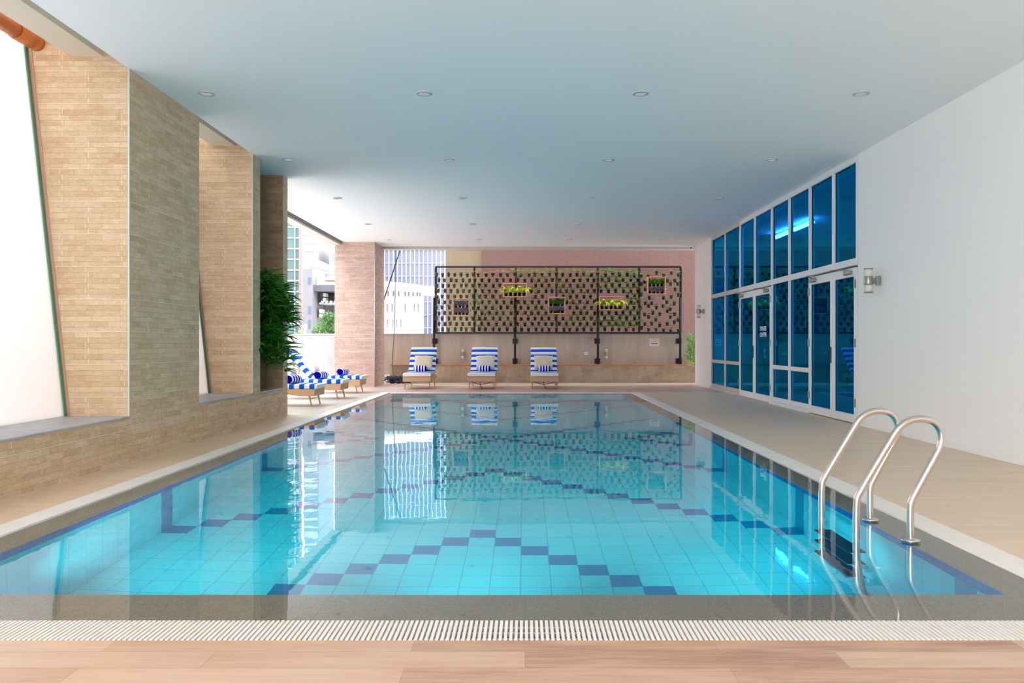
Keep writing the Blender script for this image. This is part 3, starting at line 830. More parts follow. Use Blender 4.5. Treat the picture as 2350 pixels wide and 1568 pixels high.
Y = F*(CEIL-CH)/(VY-498)
downlight(XP(1690, Y), Y, 'single round downlight close to the top of the glazing')

# ------------------------------------------------------------------ pool ladder
LYn, LYf = 4.70, 5.25
def ladder_pts(Y, px):
    return [(XP(a, Y), Y, ZP(b, Y)) for a, b in px]
near = [(2090, 1246), (2089, 1200), (2089, 1160), (2094, 1144), (2148, 1046), (2158, 1026), (2162, 1004), (2157, 984), (2143, 968), (2122, 962), (2100, 962), (2080, 969), (2064, 981), (2052, 998), (1972, 1132), (1965, 1150), (1965, 1241)]
npts = ladder_pts(LYn, near)
xw = npts[-1][0]
npts += [(xw, LYn, -.3), (xw+.02, LYn, -.75), (xw+.05, LYn, -1.05), (xw+.12, LYn, -1.12), (POOL_X1-.004, LYn, -1.12)]
ox = (npts[0][0] + npts[-1][0])/2
t = empty('pool_ladder', (2.28, (LYn+LYf)/2, 0), 0, 'stainless steel pool ladder with two arched handrails', 'ladder')
oy = (LYn+LYf)/2
def smooth_path(p, n=3):
    p = [Vector(a) for a in p]
    for _ in range(n):
        q = [p[0]]
        for i in range(len(p)-1):
            q.append(p[i]*.75+p[i+1]*.25); q.append(p[i]*.25+p[i+1]*.75)
        q.append(p[-1]); p = q
    return p
sm = smooth_path(npts, 2)
for yy in (LYn, LYf):
    pp = [(v.x-2.28, yy-oy, v.z) for v in sm]
    hr = part(MB().tube(pp, .0205, 16), 'handrail', M['steel'], t)
    part(MB().lathe([(.03, -.008), (.052, -.004), (.052, .003), (.03, .012)], npts[0][0]-2.28, yy-oy, 24), 'floor_flange', M['steel'], hr)
for z in (-.25, -.50, -.75):
    part(MB().bbox(xw-2.28-.05, xw-2.28+.06, LYn-oy-.0, LYf-oy+.0, z-.018, z+.012, .006), 'step', M['step'], t, 'dark step under water')

# ------------------------------------------------------------------ concrete wall, bench, garden backdrop
ZT = ZP(769, YB)
YBF = 23.2
struct(MB().box(-4.2, 9, YB, YB+.25, -.3, ZT).build('wall_back', M['concrete']), 'pale concrete parapet at the far end')
struct(MB().box(-12, -4.2, YB, YB+.25, -.3, ZT).build('wall_back', M['concrete_l']), 'light grey concrete parapet left of the stone column')
struct(MB().box(-12, 9, YB-.02, YB+.27, ZT, ZT+.04).build('trim_16', M['concrete_l']), 'light coping on the parapet')
t = empty('concrete_bench', (0, YBF, 0), 0, 'long low concrete bench with an orange timber edge', 'bench')
bx0, bx1 = XP(898, YBF), 6.5
part(MB().box(bx0, bx1, 0, YB-YBF-.001, 0, .49), 'bench_body', M['concrete_d'], t)
part(MB().bbox(bx0-.03, XP(1576, YBF), -.02, .06, .49, .53, .005).box(bx0, XP(1576, YBF), .06, YB-YBF-.001, .49, .528), 'timber_edge', M['timber_edge'], t, 'orange timber edge board')
struct(MB().box(-9, -3.96, YB-.03, YB, 0, .22).build('baseboard_back', M['white_wall']))

# render wall of the neighbour
t = tag(MB().box(XP(1105, 25.8), 12, 25.8, 30, -.5, 14).build('neighbour_wall', M['pink']), 'pink brown rendered building wall behind the garden frame', 'building')
t = tag(MB().box(XP(1023, 25.9), XP(1105, 25.8)-.01, 25.9, 30, -.5, 14).build('neighbour_wall', M['beige']), 'narrow sand coloured rendered wall left of the pink wall', 'building')

# ------------------------------------------------------------------ vertical garden
YG = 23.35
gx0, gx1 = XP(999, YG), XP(1563, YG)
gz0, gz1 = ZP(766, YG), ZP(611, YG)
t = empty('garden_frame', ((gx0+gx1)/2, YG, gz0), 0, 'black steel vertical garden frame with wire mesh on the parapet', 'garden frame')
ogx, ogz = (gx0+gx1)/2, gz0
mb = MB(); W_ = gx1-gx0; H_ = gz1-gz0
mb.box(-W_/2, W_/2, -.025, .025, H_-.045, H_).box(-W_/2, W_/2, -.025, .025, 0, .045)
part(mb, 'frame_rail', M['black_metal'], t)
for px in (1000, 1089, 1184, 1277, 1372, 1467, 1562):
    xx = XP(px, YG)-ogx
    part(MB().box(xx-.03, xx+.03, -.024, .024, .045, H_-.045), 'upright', M['black_metal'], t)
mb = MB()
n = int(W_/.046)
for i in range(n+1):
    xx = -W_/2 + i*W_/n; mb.box(xx-.0022, xx+.0022, -.004, .0, .04, H_-.04)
n2 = int(H_/.046)
for i in range(n2+1):
    zz = i*H_/n2; mb.box(-W_/2, W_/2, -.008, -.004, zz-.0022, zz+.0022)
part(mb, 'wire_mesh', M['black_metal'], t)
for px in (996, 1182, 1372, 1561):
    xx = XP(px, YG-.06)-ogx
    po = part(MB().tube([(xx, -.06, .53-ogz), (xx, -.06, ZP(684, YG)-ogz)], .032, 12), 'post', M['black_metal'], t)
    for py in (783, 829):
        zz = ZP(py, YG)-ogz
        part(MB().box(xx-.075, xx+.075, .10, .25, zz-.075, zz+.075).box(xx-.02, xx+.02, -.06, .12, zz-.02, zz+.02), 'wall_plate', M['black_metal'], po)

def pot_mesh(kind):
    mb = MB(); mb.lathe([(.036, 0), (.044, .085), (.050, .087), (.050, .102), (.044, .102), (.042, .090)], 0, 0, 12)
    return mb
def plant_mesh(kind, seed):
    r = random.Random(seed); mb = MB()
    def d(): a = r.uniform(0, 2*PI); return Vector((math.cos(a), math.sin(a)*.6-.25, 0))
    if kind == 'scrub':
        for _ in range(9): mb.blade((r.uniform(-.02, .02), r.uniform(-.02, .02), .095), d(), r.uniform(.03, .07), .018, r.uniform(.6, 1.4), 0, 3)
    elif kind == 'dry':
        for k in range(18): mb.blade((r.uniform(-.02, .02), r.uniform(-.02, .02), .095), d(), r.uniform(.10, .24), .007, r.uniform(.5, 1.6), 1 if r.random() < .55 else 0, 5, r.uniform(.6, 1.6))
    elif kind == 'grass':
        for k in range(30): mb.blade((r.uniform(-.02, .02), r.uniform(-.02, .02), .095), d(), r.uniform(.12, .26), .008, r.uniform(.5, 1.5), 1 if r.random() < .2 else 0, 5, r.uniform(.7, 2.0))
    elif kind == 'lush':
        for k in range(34): mb.blade((r.uniform(-.025, .025), r.uniform(-.02, .02), .095), d(), r.uniform(.12, .23), .010, r.uniform(.7, 1.8), 0, 5, r.uniform(.5, 1.5))
    elif kind == 'sprig':
        for k in range(6): mb.blade((r.uniform(-.02, .02), r.uniform(-.02, .02), .095), d(), r.uniform(.04, .1), .02, r.uniform(.8, 2.0), 0, 4)
    return mb
PM = {'scrub': ['leaf_scrub', 'leaf_dry'], 'dry': ['leaf_grass', 'leaf_dry'], 'grass': ['leaf_grass', 'leaf_dry'], 'lush': ['leaf_lush', 'leaf_dry'], 'sprig': ['leaf_lush', 'leaf_dry']}
PLANT = {}
for k in PM:
    PLANT[k] = []
    for v in range(6):
        o = plant_mesh(k, hash(k) % 1 + v*17 + len(k)*101).build('plant', [M[q] for q in PM[k]])
        PLANT[k].append(o.data); bpy.data.objects.remove(o)
POTM = {}
for k, mt in (('black', 'pot_black'), ('brown', 'pot_brown'), ('green', 'pot_green')):
    o = pot_mesh(k).build('pot', M[mt]); POTM[k] = o.data; bpy.data.objects.remove(o)
boxes = [(1040, 686, 1078, 725), (1155, 651, 1209, 682), (1258, 682, 1297, 721), (1375, 681, 1430, 712), (1485, 636, 1526, 676)]
ORD = ['first','second','third','fourth','fifth','sixth','seventh','eighth','ninth','tenth','eleventh','twelfth','thirteenth','fourteenth','fifteenth','sixteenth','seventeenth','eighteenth','nineteenth','twentieth']
def ordw(i):
    if i < 20: return ORD[i]
    if i < 29: return 'twenty ' + ORD[i-20]
    if i == 29: return 'thirtieth'
    if i < 39: return 'thirty ' + ORD[i-30]
    return 'fortieth' if i == 39 else 'forty ' + ORD[i-40]
cand = []
for ri in range(11):
    base = 635.5 + ri*12.55               # bottom of the pot in this row
    px = 1002 + (5 if ri % 2 else 0); lst = []
    while px < 1562:
        sec = 0 if px < 1086 else (1 if px < 1180 else (2 if px < 1374 else (3 if px < 1470 else 4)))
        step = (13.8, 16.4, 16.0, 16.6, 17.0)[sec]
        jx, jy = R.uniform(-1.6, 1.6), R.uniform(-.8, .8)
        if sec == 4: jy += R.choice((-4.0, 0, 3))
        cx, cy = px+jx, base+jy
        skip = any(b[0]-3.5 < cx < b[2]+3.5 and b[1]+1 < cy-3 < b[3]+4 for b in boxes) or (sec == 4 and R.random() < .08)
        if not skip and cx < 1559: lst.append((cx, cy, sec))
        px += step
    cand.append(lst)
total = sum(len(l) for l in cand)
keep = 292
rest = []
# the pots of the lowest row hide behind leaves and show smallest; they become the uncounted remainder if too many
alls = [(ri, ci, c) for ri, l in enumerate(cand) for ci, c in enumerate(l)]
order = sorted(alls, key=lambda a: (a[0] in (9, 10, 8) and a[2][2] == 0, a[0] == 10 and a[2][2] in (1, 2), a[0] == 9 and a[2][2] == 2))
indiv = order[:keep]; rest = order[keep:]
def pot_look(sec, ri):
    if sec == 0: return 'brown', 'scrub', 'olive brown pot with sparse stubble'
    if sec == 1: return ('black', 'dry', 'black pot with dry straggly blades') if ri < 5 else ('black', 'grass', 'black pot with arching green grass')
    if sec == 2: return ('black', 'grass', 'black pot with thin upright grass') if R.random() < .6 else ('black', 'dry', 'black pot with dry straggly blades')
    if sec == 3: return 'black', 'lush', 'dark pot with fresh spiky leaves'
    return 'green', 'sprig', 'green pot with a few short sprigs'
for (ri, ci, (cx, cy, sec)) in indiv:
    pc, pk, look = pot_look(sec, ri)
    x, z = XP(cx, YG-.05), ZP(cy, YG-.05)
    rz = R.uniform(-.5, .5)
    t = empty('plant_pot', (x, YG-.061, z), 0, '%s, %s row from top, %s pot from left' % (look, ORD[ri], ordw(ci)), 'potted plant', 'small pots hung on the wire mesh garden')
    o = bpy.data.objects.new('pot', POTM[pc]); COL.objects.link(o); o.parent = t
    o = bpy.data.objects.new('foliage', R.choice(PLANT[pk])); COL.objects.link(o); o.parent = t; o.rotation_euler = (0, 0, rz)
    s = R.uniform(.85, 1.15) * {'scrub': 1.0, 'sprig': 1.15}.get(pk, 1.12); o.scale = (s, s, s*R.uniform(.8, 1.1))
# remaining pots, one object
if rest:
    mb = MB()
    for (ri, ci, (cx, cy, sec)) in rest:
        pc, pk, look = pot_look(sec, ri)
        x, z = XP(cx, YG-.05), ZP(cy, YG-.05)
        for me, off in ((POTM[pc], {'brown': 0, 'black': 1, 'green': 1}[pc]), (R.choice(PLANT[pk]), 2)):
            vs = [(v.co.x+x, v.co.y+YG-.061, v.co.z+z) for v in me.vertices]
            for_m = off if off < 2 else (2 if sec == 0 else 3)
            mb.add(vs, [tuple(p.vertices) for p in me.polygons], for_m, True)
    o = mb.build('plant_pot', [M['pot_brown'], M['pot_black'], M['leaf_scrub'], M['leaf_grass']])
    tag(o, 'remaining little pots along the bottom rows of the wire mesh garden', 'potted plant', kind='stuff')

# timber boxes with showy plants
boxlab = ['leftmost pale timber box frame holding purple foliage', 'wide timber box frame upper left holding lime leaves', 'middle square timber box frame with green and grey foliage',
          'wide timber box frame right of centre holding lime leaves', 'rightmost square timber box frame with dark foliage']
for i, (a, b_, c, d_) in enumerate(boxes):
    yb = YG-.19
    x0, x1, z0, z1 = XP(a, yb), XP(c, yb), ZP(d_, yb), ZP(b_, yb)
    ox_ = (x0+x1)/2
    mb = MB(); th = .022; w2 = (x1-x0)/2; h2 = z1-z0
    mb.bbox(-w2, w2, -.09, .15, 0, th, .004).bbox(-w2, w2, -.09, .15, h2-th, h2, .004)
    mb.bbox(-w2, -w2+th, -.09, .15, th, h2-th, .004).bbox(w2-th, w2, -.09, .15, th, h2-th, .004)
    o = mb.build('box_frame', M['box_wood']); o.location = (ox_, yb, z0)
    tag(o, boxlab[i], 'planter box', 'timber boxes on the vertical garden')
    n = 5 if i in (1, 3) else 4
    for k in range(n):
        px_ = ox_ - w2 + th + .06 + (2*w2-2*th-.12)*k/(n-1)
        rowz = [0] if i in (1, 3) else [0, .21]
        for lv, zz in enumerate(rowz):
            r = random.Random(i*31+k*7+lv)
            where = {5: ['far left', 'second from left', 'middle', 'second from right', 'far right'], 4: ['left', 'second from left', 'second from right', 'right']}[n][k]
            if i in (1, 3):
                lab = 'lime leaved plant, %s in the %s timber box' % (where, 'upper left wide' if i == 1 else 'right wide'); lm = 'leaf_lime'
            else:
                nm = {0: 'leftmost', 2: 'middle', 4: 'rightmost'}[i]
                green = (i == 2 and lv == 1) or (i == 4 and lv == 1)
                lab = '%s plant, %s of the %s row in the %s square box' % ('dark green' if green else 'purple grey', where, 'lower' if lv == 0 else 'upper', nm)
                lm = 'leaf_lush' if green else 'leaf_purple'
            t = empty('potted_plant', (px_, yb+.03, z0+th+.001+zz), 0, lab, 'potted plant', 'plants in the timber boxes')
            o = bpy.data.objects.new('pot', POTM['black']); COL.objects.link(o); o.parent = t
            mb = MB()
            if i in (1, 3):
                for _ in range(13):
                    aa = r.uniform(-PI, 0) if r.random() < .8 else r.uniform(0, PI)
                    mb.blade((r.uniform(-.02, .02), -.01, .10), (math.cos(aa), math.sin(aa), 0), r.uniform(.26, .42), .085, r.uniform(1.2, 2.2), 0, 6, r.uniform(1.0, 2.6))
            else:
                for _ in range(75):
                    aa = r.uniform(0, 2*PI)
                    mb.blade((r.uniform(-.06, .06), r.uniform(-.06, .01), .05+r.uniform(0, .11)), (math.cos(aa), math.sin(aa)-.2, 0), r.uniform(.07, .14), .034, r.uniform(.6, 1.8), 0, 3, r.uniform(.2, 1.4))
            part(mb, 'foliage', M[lm], t)

# ------------------------------------------------------------------ notice, socket, camera
t = MB().bbox(-.145, .145, -.003, 0, -.11, .11, .001).build('notice', M['paper'])
t.location = (XP(1501.5, YB), YB-.002, ZP(786, YB)); tag(t, 'white paper notice with an arrow taped to the concrete wall', 'notice')
rot = Matrix(((1, 0, 0, 0), (0, 0, -1, 0), (0, 1, 0, 0), (0, 0, 0, 1)))
for body, z, s_ in (('THIS WAY TO THE', .058, .030), ('WASHROOM', .018, .030)):
    text_mesh('lettering', body, s_, M['ink'], t, Matrix.Translation((0, -.004, z)) @ rot)
ar = MB().box(-.10, .065, -.005, -.0035, -.047, -.027).add([(.065, -.005, -.056), (.10, -.005, -.037), (.065, -.005, -.018), (.065, -.0035, -.056), (.10, -.0035, -.037), (.065, -.0035, -.018)],
     [(0, 1, 2), (5, 4, 3), (0, 3, 4, 1), (1, 4, 5, 2), (2, 5, 3, 0)])
part(ar, 'arrow', M['ink'], t)
t = MB().bbox(-.06, .06, -.012, 0, -.045, .045, .004).build('wall_socket', M['plastic_white'])
t.location = (XP(1345, YB), YB-.001, ZP(812, YB)); tag(t, 'white double socket plate on the concrete wall', 'socket')
for s_ in (-.0275, .0275): part(MB().box(s_-.0175, s_+.0175, -.014, -.011, -.02, .02), 'outlet', M['alu'], t)
t = empty('security_camera', (XP(1588, FAR), FAR-.1, CEIL), 0, 'tiny dark security camera at the far right ceiling corner', 'camera')
part(MB().tube([(0, 0, 0), (0, 0, -.03)], .012, 10), 'mount', M['plastic_white'], t)
part(MB().tube([(.05, .03, -.045), (-.05, -.03, -.045)], .028, 14), 'camera_body', M['plastic_white'], t)
part(MB().tube([(-.05, -.03, -.045), (-.058, -.035, -.045)], .022, 14), 'lens', M['machine'], t)

# ------------------------------------------------------------------ cables
def sag(a, b, n=14, s=.0):
    a, b = Vector(a), Vector(b)
    return [a.lerp(b, i/n) + Vector((0, 0, -s*math.sin(PI*i/n))) for i in range(n+1)]
yc_ = 22.9
c1 = MB().tube(sag((XP(918, yc_), yc_, 3.78), (XP(872, yc_), yc_, ZP(716, yc_)), 8), .016, 8)
tag(c1.build('cable', M['cable']), 'dark cable slanting down from the ceiling to the stone column', 'cable')
pts = [(XP(908, yc_), yc_, 3.9), (XP(907, yc_), yc_, 2.6), (XP(905, yc_), yc_, 1.4), (XP(901, yc_), yc_, .8), (XP(900, yc_), yc_-.02, .4), (XP(905, yc_), yc_-.05, .2), (XP(916, yc_), yc_-.1, .06)]
tag(MB().tube(smooth_path(pts, 2), .011, 8).build('cable', M['fascia_d']), 'thin grey cable hanging down to the coiled heap', 'cable')
mb = MB(); r = random.Random(3)
cxx = XP(912, 22.75)
for k in range(16):
    rx, ry = r.uniform(.18, .36), r.uniform(.10, .2); ph = r.uniform(0, 6.3); ccx = cxx + r.uniform(-.14, .14)
    z0 = .02 + .011*k
    mb.tube([(ccx + rx*math.cos(a*PI/9+ph), 22.78 + ry*math.sin(a*PI/9+ph), max(.012, z0 + .03*math.sin(a*2.1+ph))) for a in range(18)], .0105, 6)
tag(mb.build('cable_coil', M['cable']), 'heap of coiled blue grey cable beside the stone column', 'cable')

# ------------------------------------------------------------------ sun loungers
SB = .092
def strip_mattress(w, t_, path, b=.02):
    """padded strip following a path in the y-z plane, coloured in bands across its length"""
    P = [Vector((0, p[0], p[1])) for p in path]
    # resample so that band borders fall on rings
    L = [0]
    for i in range(1, len(P)): L.append(L[-1] + (P[i]-P[i-1]).length)
    tot = L[-1]; ds = []; s = 0
    while s < tot - 1e-4: ds.append(s); s += SB/4
    ds.append(tot)
    def at(s_):
        for i in range(1, len(P)):
            if s_ <= L[i]+1e-9:
                f = (s_-L[i-1])/max(1e-9, L[i]-L[i-1]); return P[i-1].lerp(P[i], f)
        return P[-1]
    vs = []; fs = []; ms = []
    prof = [(-1, .25), (-1, .75), (-.965, 1.0), (-.5, 1.04), (0, 1.05), (.5, 1.04), (.965, 1.0), (1, .75), (1, .25), (.965, 0), (0, 0), (-.965, 0)]
    n = len(prof)
    for i, s_ in enumerate(ds):
        p = at(s_); d = (at(min(tot, s_+.01))-at(max(0, s_-.01))).normalized()
        nr = Vector((0, -d.z, d.y))
        e = min(1, (min(s_, tot-s_)+.006)/.02); e = .55+.45*e
        q = 1 + .035*math.sin(2*PI*s_/SB/1.0)*(1 if .05 < s_ < tot-.05 else 0)
        for (a, h) in prof:
            hh = .5+(h-.5)*e*q
            vs.append(tuple(p + Vector((a*w/2*(.985+.015*e), 0, 0)) + nr*(hh*t_)))
    for i in range(len(ds)-1):
        band = int((ds[i]+SB*.5+1e-6)//SB) % 2
        for k in range(n):
            a, b_ = i*n+k, i*n+(k+1) % n
            fs.append((a, b_, b_+n, a+n)); ms.append(band)
    mb = MB(); mb.add(vs, fs, 0, True); mb.m = ms[:]
    mb.add([vs[k] for k in range(n)], [tuple(range(n))], 0); mb.add([vs[-n+k] for k in range(n)], [tuple(range(n))[::-1]], 0)
    return mb
WL = .70; SEAT = 1.12; BL = .90; BA = math.radians(46)
def make_lounger(label):
    """local: foot end at y=0, head towards +y, origin on the deck"""
    t = empty('sun_lounger', (0, 0, 0), 0, label, 'sun lounger', 'blue and white striped sun loungers')
    mb = MB(); w = WL/2
    mb.bbox(-w, w, 0, .03, .185, .315, .01)
    for s in (-1, 1):
        # side rail, lower edge rising towards the head
        x0, x1 = (s*w, s*(w-.03)) if s < 0 else (w-.03, w)
        pr = [(0.02, .185), (.25, .185), (.62, .235), (.95, .245), (1.25, .235), (1.62, .20), (1.66, .30), (1.60, .345), (1.45, .315), (.02, .315)]
        vs = [(x0, a, b) for a, b in pr] + [(x1, a, b) for a, b in pr]; n = len(pr)
        fs = [tuple(range(n))[::-1], tuple(range(n, 2*n))] + [((i+1) % n, i, n+i, n+(i+1) % n)[::-1] for i in range(n)]
        mb.add(vs, fs)
    mb.box(-w+.03, w-.03, .03, SEAT, .29, .312).bbox(-w+.03, w-.03, 1.56, 1.60, .22, .31, .006)
    part(mb, 'wicker_frame', M['wicker'], t)
    # back rest panel
    cs, sn = math.cos(BA), math.sin(BA)
    m4 = Matrix.Translation((0, SEAT, .318)) @ Matrix.Rotation(BA, 4, 'X')
    part(MB().bbox(-w+.03, w-.03, 0, BL-.02, -.022, 0.0, .006, 0, m4), 'back_panel', M['wicker'], t)
    for s in (-1, 1):
        a = Vector((s*(w-.08), SEAT+.55*cs, .30+.55*sn)); b = Vector((s*(w-.08), SEAT+.28, .25))
        part(MB().tube([a, (a.x, a.y+.05, a.z-.2), (b.x, a.y+.10, b.z)], .012, 8), 'back_prop', M['leg_wood'], t)
    for (sx, y, dy) in ((-1, .12, .03), (1, .12, .03), (-1, 1.42, .05), (1, 1.42, .05)):
        x_ = sx*(w-.045)
        e_ = -dy*1.6 if y < 1 else dy
        part(MB().tube([(x_, y, .22), (x_, y+e_*.5, .11), (x_, y+e_, .0)], [.018, .015, .011], 10), 'leg', M['leg_wood'], t)
    part(MB().tube([(-w+.05, .105, .14), (w-.05, .105, .14)], .006, 6), 'leg_brace', M['leg_wood'], t)
    # mattress
    path = [(-.035, .316), (SEAT-.08, .316), (SEAT-.03, .320), (SEAT+.03, .345)]
    q = Vector((0, SEAT+.03, .345))
    for k in range(1, 9):
        path.append((SEAT+.03 + cs*(BL-.02)*k/8, .345 + sn*(BL-.02)*k/8))
    m_ = part(strip_mattress(WL-.01, .085, path), 'mattress', [M['white_cloth'], M['blue']], t)
    return t
lg = make_lounger('x')
LO = []
spec = [((XP(957, 19.95), 19.93, 0), .02, 'striped sun lounger, left one of the row facing the pool', M['cush_beige']),
        ((XP(1105, 19.95), 19.93, 0), 0.0, 'striped sun lounger, middle one of the row facing the pool', M['cush_grey']),
        ((XP(1249.5, 19.95), 19.93, 0), -.01, 'striped sun lounger, right one of the row facing the pool', M['cush_beige']),
        ((-3.78, 14.85, 0), PI/2, 'striped sun lounger nearest the stone wall end, foot towards the pool', M['cush_ivory']),
        ((-3.74, 16.72, 0), PI/2, 'striped sun lounger between the two others left of the pool', M['cush_ivory']),
        ((-3.74, 18.62, 0), PI/2, 'striped sun lounger beside the stone column, backrest raised', M['cush_ivory'])]
def cushion_mesh(w=.50, h=.46, th=.16, seed=1):
    mb = MB(); n = 14; vs = []; r = random.Random(seed)
    for side in (1, -1):
        for j in range(n+1):
            for i in range(n+1):
                u, v = i/n*2-1, j/n*2-1
                pin = 1 - .07*(1-abs(u)**2)*abs(v)**3 ; pin2 = 1 - .07*(1-abs(v)**2)*abs(u)**3
                bul = (max(0, (1-u**4)*(1-v**4)))**.55
                wr = .006*math.sin(7*u+3*v+seed)*bul
                vs.append((u*w/2*pin2, side*(th/2*bul+.001)+wr, v*h/2*pin))
    fs = []
    N = (n+1)**2
    for j in range(n):
        for i in range(n):
            a = j*(n+1)+i
            fs.append((a, a+n+1, a+n+2, a+1)); fs.append((N+a, N+a+1, N+a+n+2, N+a+n+1))
    rim = [i for i in range(n)] + [j*(n+1)+n for j in range(n)] + [n*(n+1)+i for i in range(n, 0, -1)] + [j*(n+1) for j in range(n, 0, -1)]
    for k in range(len(rim)):
        a, b = rim[k], rim[(k+1) % len(rim)]; fs.append((a, b, N+b, N+a))
    mb.add(vs, fs, 0, True); return mb
def towel_mesh():
    """rolled towel lying along x with bands and a spiral end"""
    mb = MB(); n = 20; L = .29; r0 = .086
    xs = [-L/2]; k = 0; ms = []
    seg = [.045, .035, .035, .035, .035, .035, .035, .025]; tot = sum(seg)
    x = -L/2; vs = []; fs = []
    edges = [x]
    for s in seg: x += s*L/tot; edges.append(x)
    pr = []
    for i, e in enumerate(edges):
        rr = r0*(.93 if i in (0, len(edges)-1) else 1)
        pr.append((e, rr))
    for (e, rr) in pr:
        for q in range(n):
            a = 2*PI*q/n; bump = 1 + (.05 if q == 3 else 0)
            vs.append((e, rr*bump*math.cos(a), rr*bump*math.sin(a)*.94))
    for i in range(len(pr)-1):
        for q in range(n):
            a, b = i*n+q, i*n+(q+1) % n
            fs.append((a, a+n, b+n, b)); ms.append(i % 2)
    mb.add(vs, fs, 0, True); mb.m = ms[:]
    for sgn, e in ((-1, edges[0]), (1, edges[-1])):
        # spiral of terry cloth at both ends
        pts = []
        for q in range(44):
            a = q*.42; rr = r0*.92*(1-q/50)
            pts.append((e+sgn*.004, rr*math.cos(a), rr*math.sin(a)*.94))
        mb.tube(pts, .0065, 5, 1)
        mb.add([(e, r0*.9*math.cos(2*PI*q/n), r0*.9*math.sin(2*PI*q/n)*.94) for q in range(n)], [tuple(range(n)) if sgn > 0 else tuple(range(n))[::-1]], 1)
    return mb
cm = cushion_mesh().build('cushion', M['cush_beige']); tm = towel_mesh().build('rolled_towel', [M['towel_white'], M['navy']])
COL.objects.unlink(cm); COL.objects.unlink(tm)
wherec = ['left poolside lounger', 'middle poolside lounger', 'right poolside lounger', 'lounger nearest the stone wall end', 'middle lounger left of the pool', 'lounger beside the stone column']
for i, (loc, rz, lab, cmat) in enumerate(spec):
    if i == 0:
        t = lg; t.location = loc; t.rotation_euler = (0, 0, rz); t['label'] = lab
    else:
        t = copy_tree(lg, loc, rz, lab)
    Mx = Matrix.Translation(loc) @ Matrix.Rotation(rz, 4, 'Z')
    # cushion leaning on the backrest
    c = cm.copy(); c.data = cm.data.copy(); c.data.materials[0] = cmat; COL.objects.link(c); c.name = 'cushion'
    tilt = -(PI/2-BA)+.06
    off = (0.03, .04, -.01, 0, .02, .0)[i]
    c.matrix_world = Mx @ Matrix.Translation((off, SEAT+.095, .635)) @ Matrix.Rotation(tilt, 4, 'X') @ Matrix.Rotation((.03, -.02, .02, 0, 0, 0)[i], 4, 'Y')
    tag(c, '%s cushion leaning on the %s' % (['sand beige', 'pale grey', 'cream', 'ivory', 'ivory', 'plump ivory'][i], wherec[i]), 'cushion', 'cushions on the loungers')
    w_ = tm.copy(); COL.objects.link(w_); w_.name = 'rolled_towel'
    if i < 3:
        w_.matrix_world = Mx @ Matrix.Translation(((-.02, .02, 0)[i], SEAT-.20, (.401+.082))) @ Matrix.Rotation((.05, -.03, .02)[i], 4, 'Z')
    else:
        w_.matrix_world = Matrix.Translation(((-4.24, -4.20, -4.18)[i-3], (loc[1]-.10), (.401+.082))) @ Matrix.Rotation(PI/2+(-.35, -.30, -.28)[i-3], 4, 'Z')
    tag(w_, 'rolled navy and white striped towel on the %s' % wherec[i], 'towel', 'rolled striped towels')
    if i in (1, 2):
        x = (-.02, .0)[i-1]
        mb = MB()
        mb.tube(smooth_path([(-.27, .02, .2), (-.16, 0, .15), (-.02, -.02, .115), (.10, 0, .135), (.29, .02, .2)], 2), .007, 6)
        mb.tube(smooth_path([(-.02+x, -.02, .19), (-.01+x, -.03, .11), (.01+x, -.05, .05), (.05+x, -.08, .012)], 2), .008, 6)
        if i == 1: mb.tube([(-.36, .06, .33), (-.34, .1, .26)], .008, 6)
        part(mb, 'tie_strap', M['strap'], [k for k in KIDS[t.name] if k.name.startswith('mattress')][0], 'navy tie strap hanging under the seat')

# ------------------------------------------------------------------ plants
def frond(mb, base, az, length, up, r, mi=0, leaf=.30, lw=.030):
    """a feathery palm frond: curved midrib with paired leaflets"""
    p = Vector(base); d = Vector((math.cos(az), math.sin(az), 0)); a = up; pts = [p.copy()]
    n = 9
    for i in range(n):
        a -= .16+.02*i; p = p + (d*math.cos(a)+Vector((0, 0, 1))*math.sin(a))*(length/n); pts.append(p.copy())
    mb.tube(pts, [.005]*len(pts), 5, 2, False)
    side = Vector((-d.y, d.x, 0))
    for i in range(2, len(pts)):
        for s in (-1, 1, -1, 1):
            dr = (side*s*r.uniform(.45, 1.0) + d*.75 + Vector((0, 0, r.uniform(-.1, .25))))
            mb.blade(pts[i], dr, leaf*(1-.04*abs(i-6))*r.uniform(.8, 1.1), lw, r.uniform(.35, .85), mi if r.random() > .22 else 1, 5, r.uniform(-.1, .5), s*r.uniform(.2, 1.0))
    mb.blade(pts[-1], d, leaf*.9, lw, .9, mi, 5, .1)
pcx, pcy = -4.12, 12.12
t = empty('potted_palm', (pcx, pcy, SILL), 0, 'dark green bushy palm in the stone planter niche', 'palm')
r = random.Random(5); mb = MB(); st = MB()
for k in range(9):
    bx, by = r.uniform(-.16, .22), r.uniform(-.2, .2); hgt = r.uniform(.5, 1.75)
    st.tube([(bx, by, -.02), (bx+.02, by, hgt*.5), (bx+r.uniform(-.02, .08), by, hgt)], .009, 6)
    for q in range(4):
        az = r.uniform(-1.7, .9)
        frond(mb, (bx+.03, by, hgt*(1-.07*q)), az, r.uniform(.3, .46), r.uniform(.5, 1.3), r)
for bz, az, ln, up in ((1.5, -.35, .72, .75), (1.25, -.2, .7, .7), (1.0, -.5, .74, .7), (.66, -.3, .72, .7), (1.35, -.9, .6, 1.0), (.9, -1.0, .55, .9), (.5, -.7, .5, .8), (.45, -.2, .62, .7), (1.6, -.7, .5, 1.0)):
    frond(mb, (.08, -.02, bz), az, ln, up, r)
part(mb, 'foliage', [M['leaf_palm'], M['leaf_palm2'], M['cane']], t); part(st, 'cane', M['cane'], t)
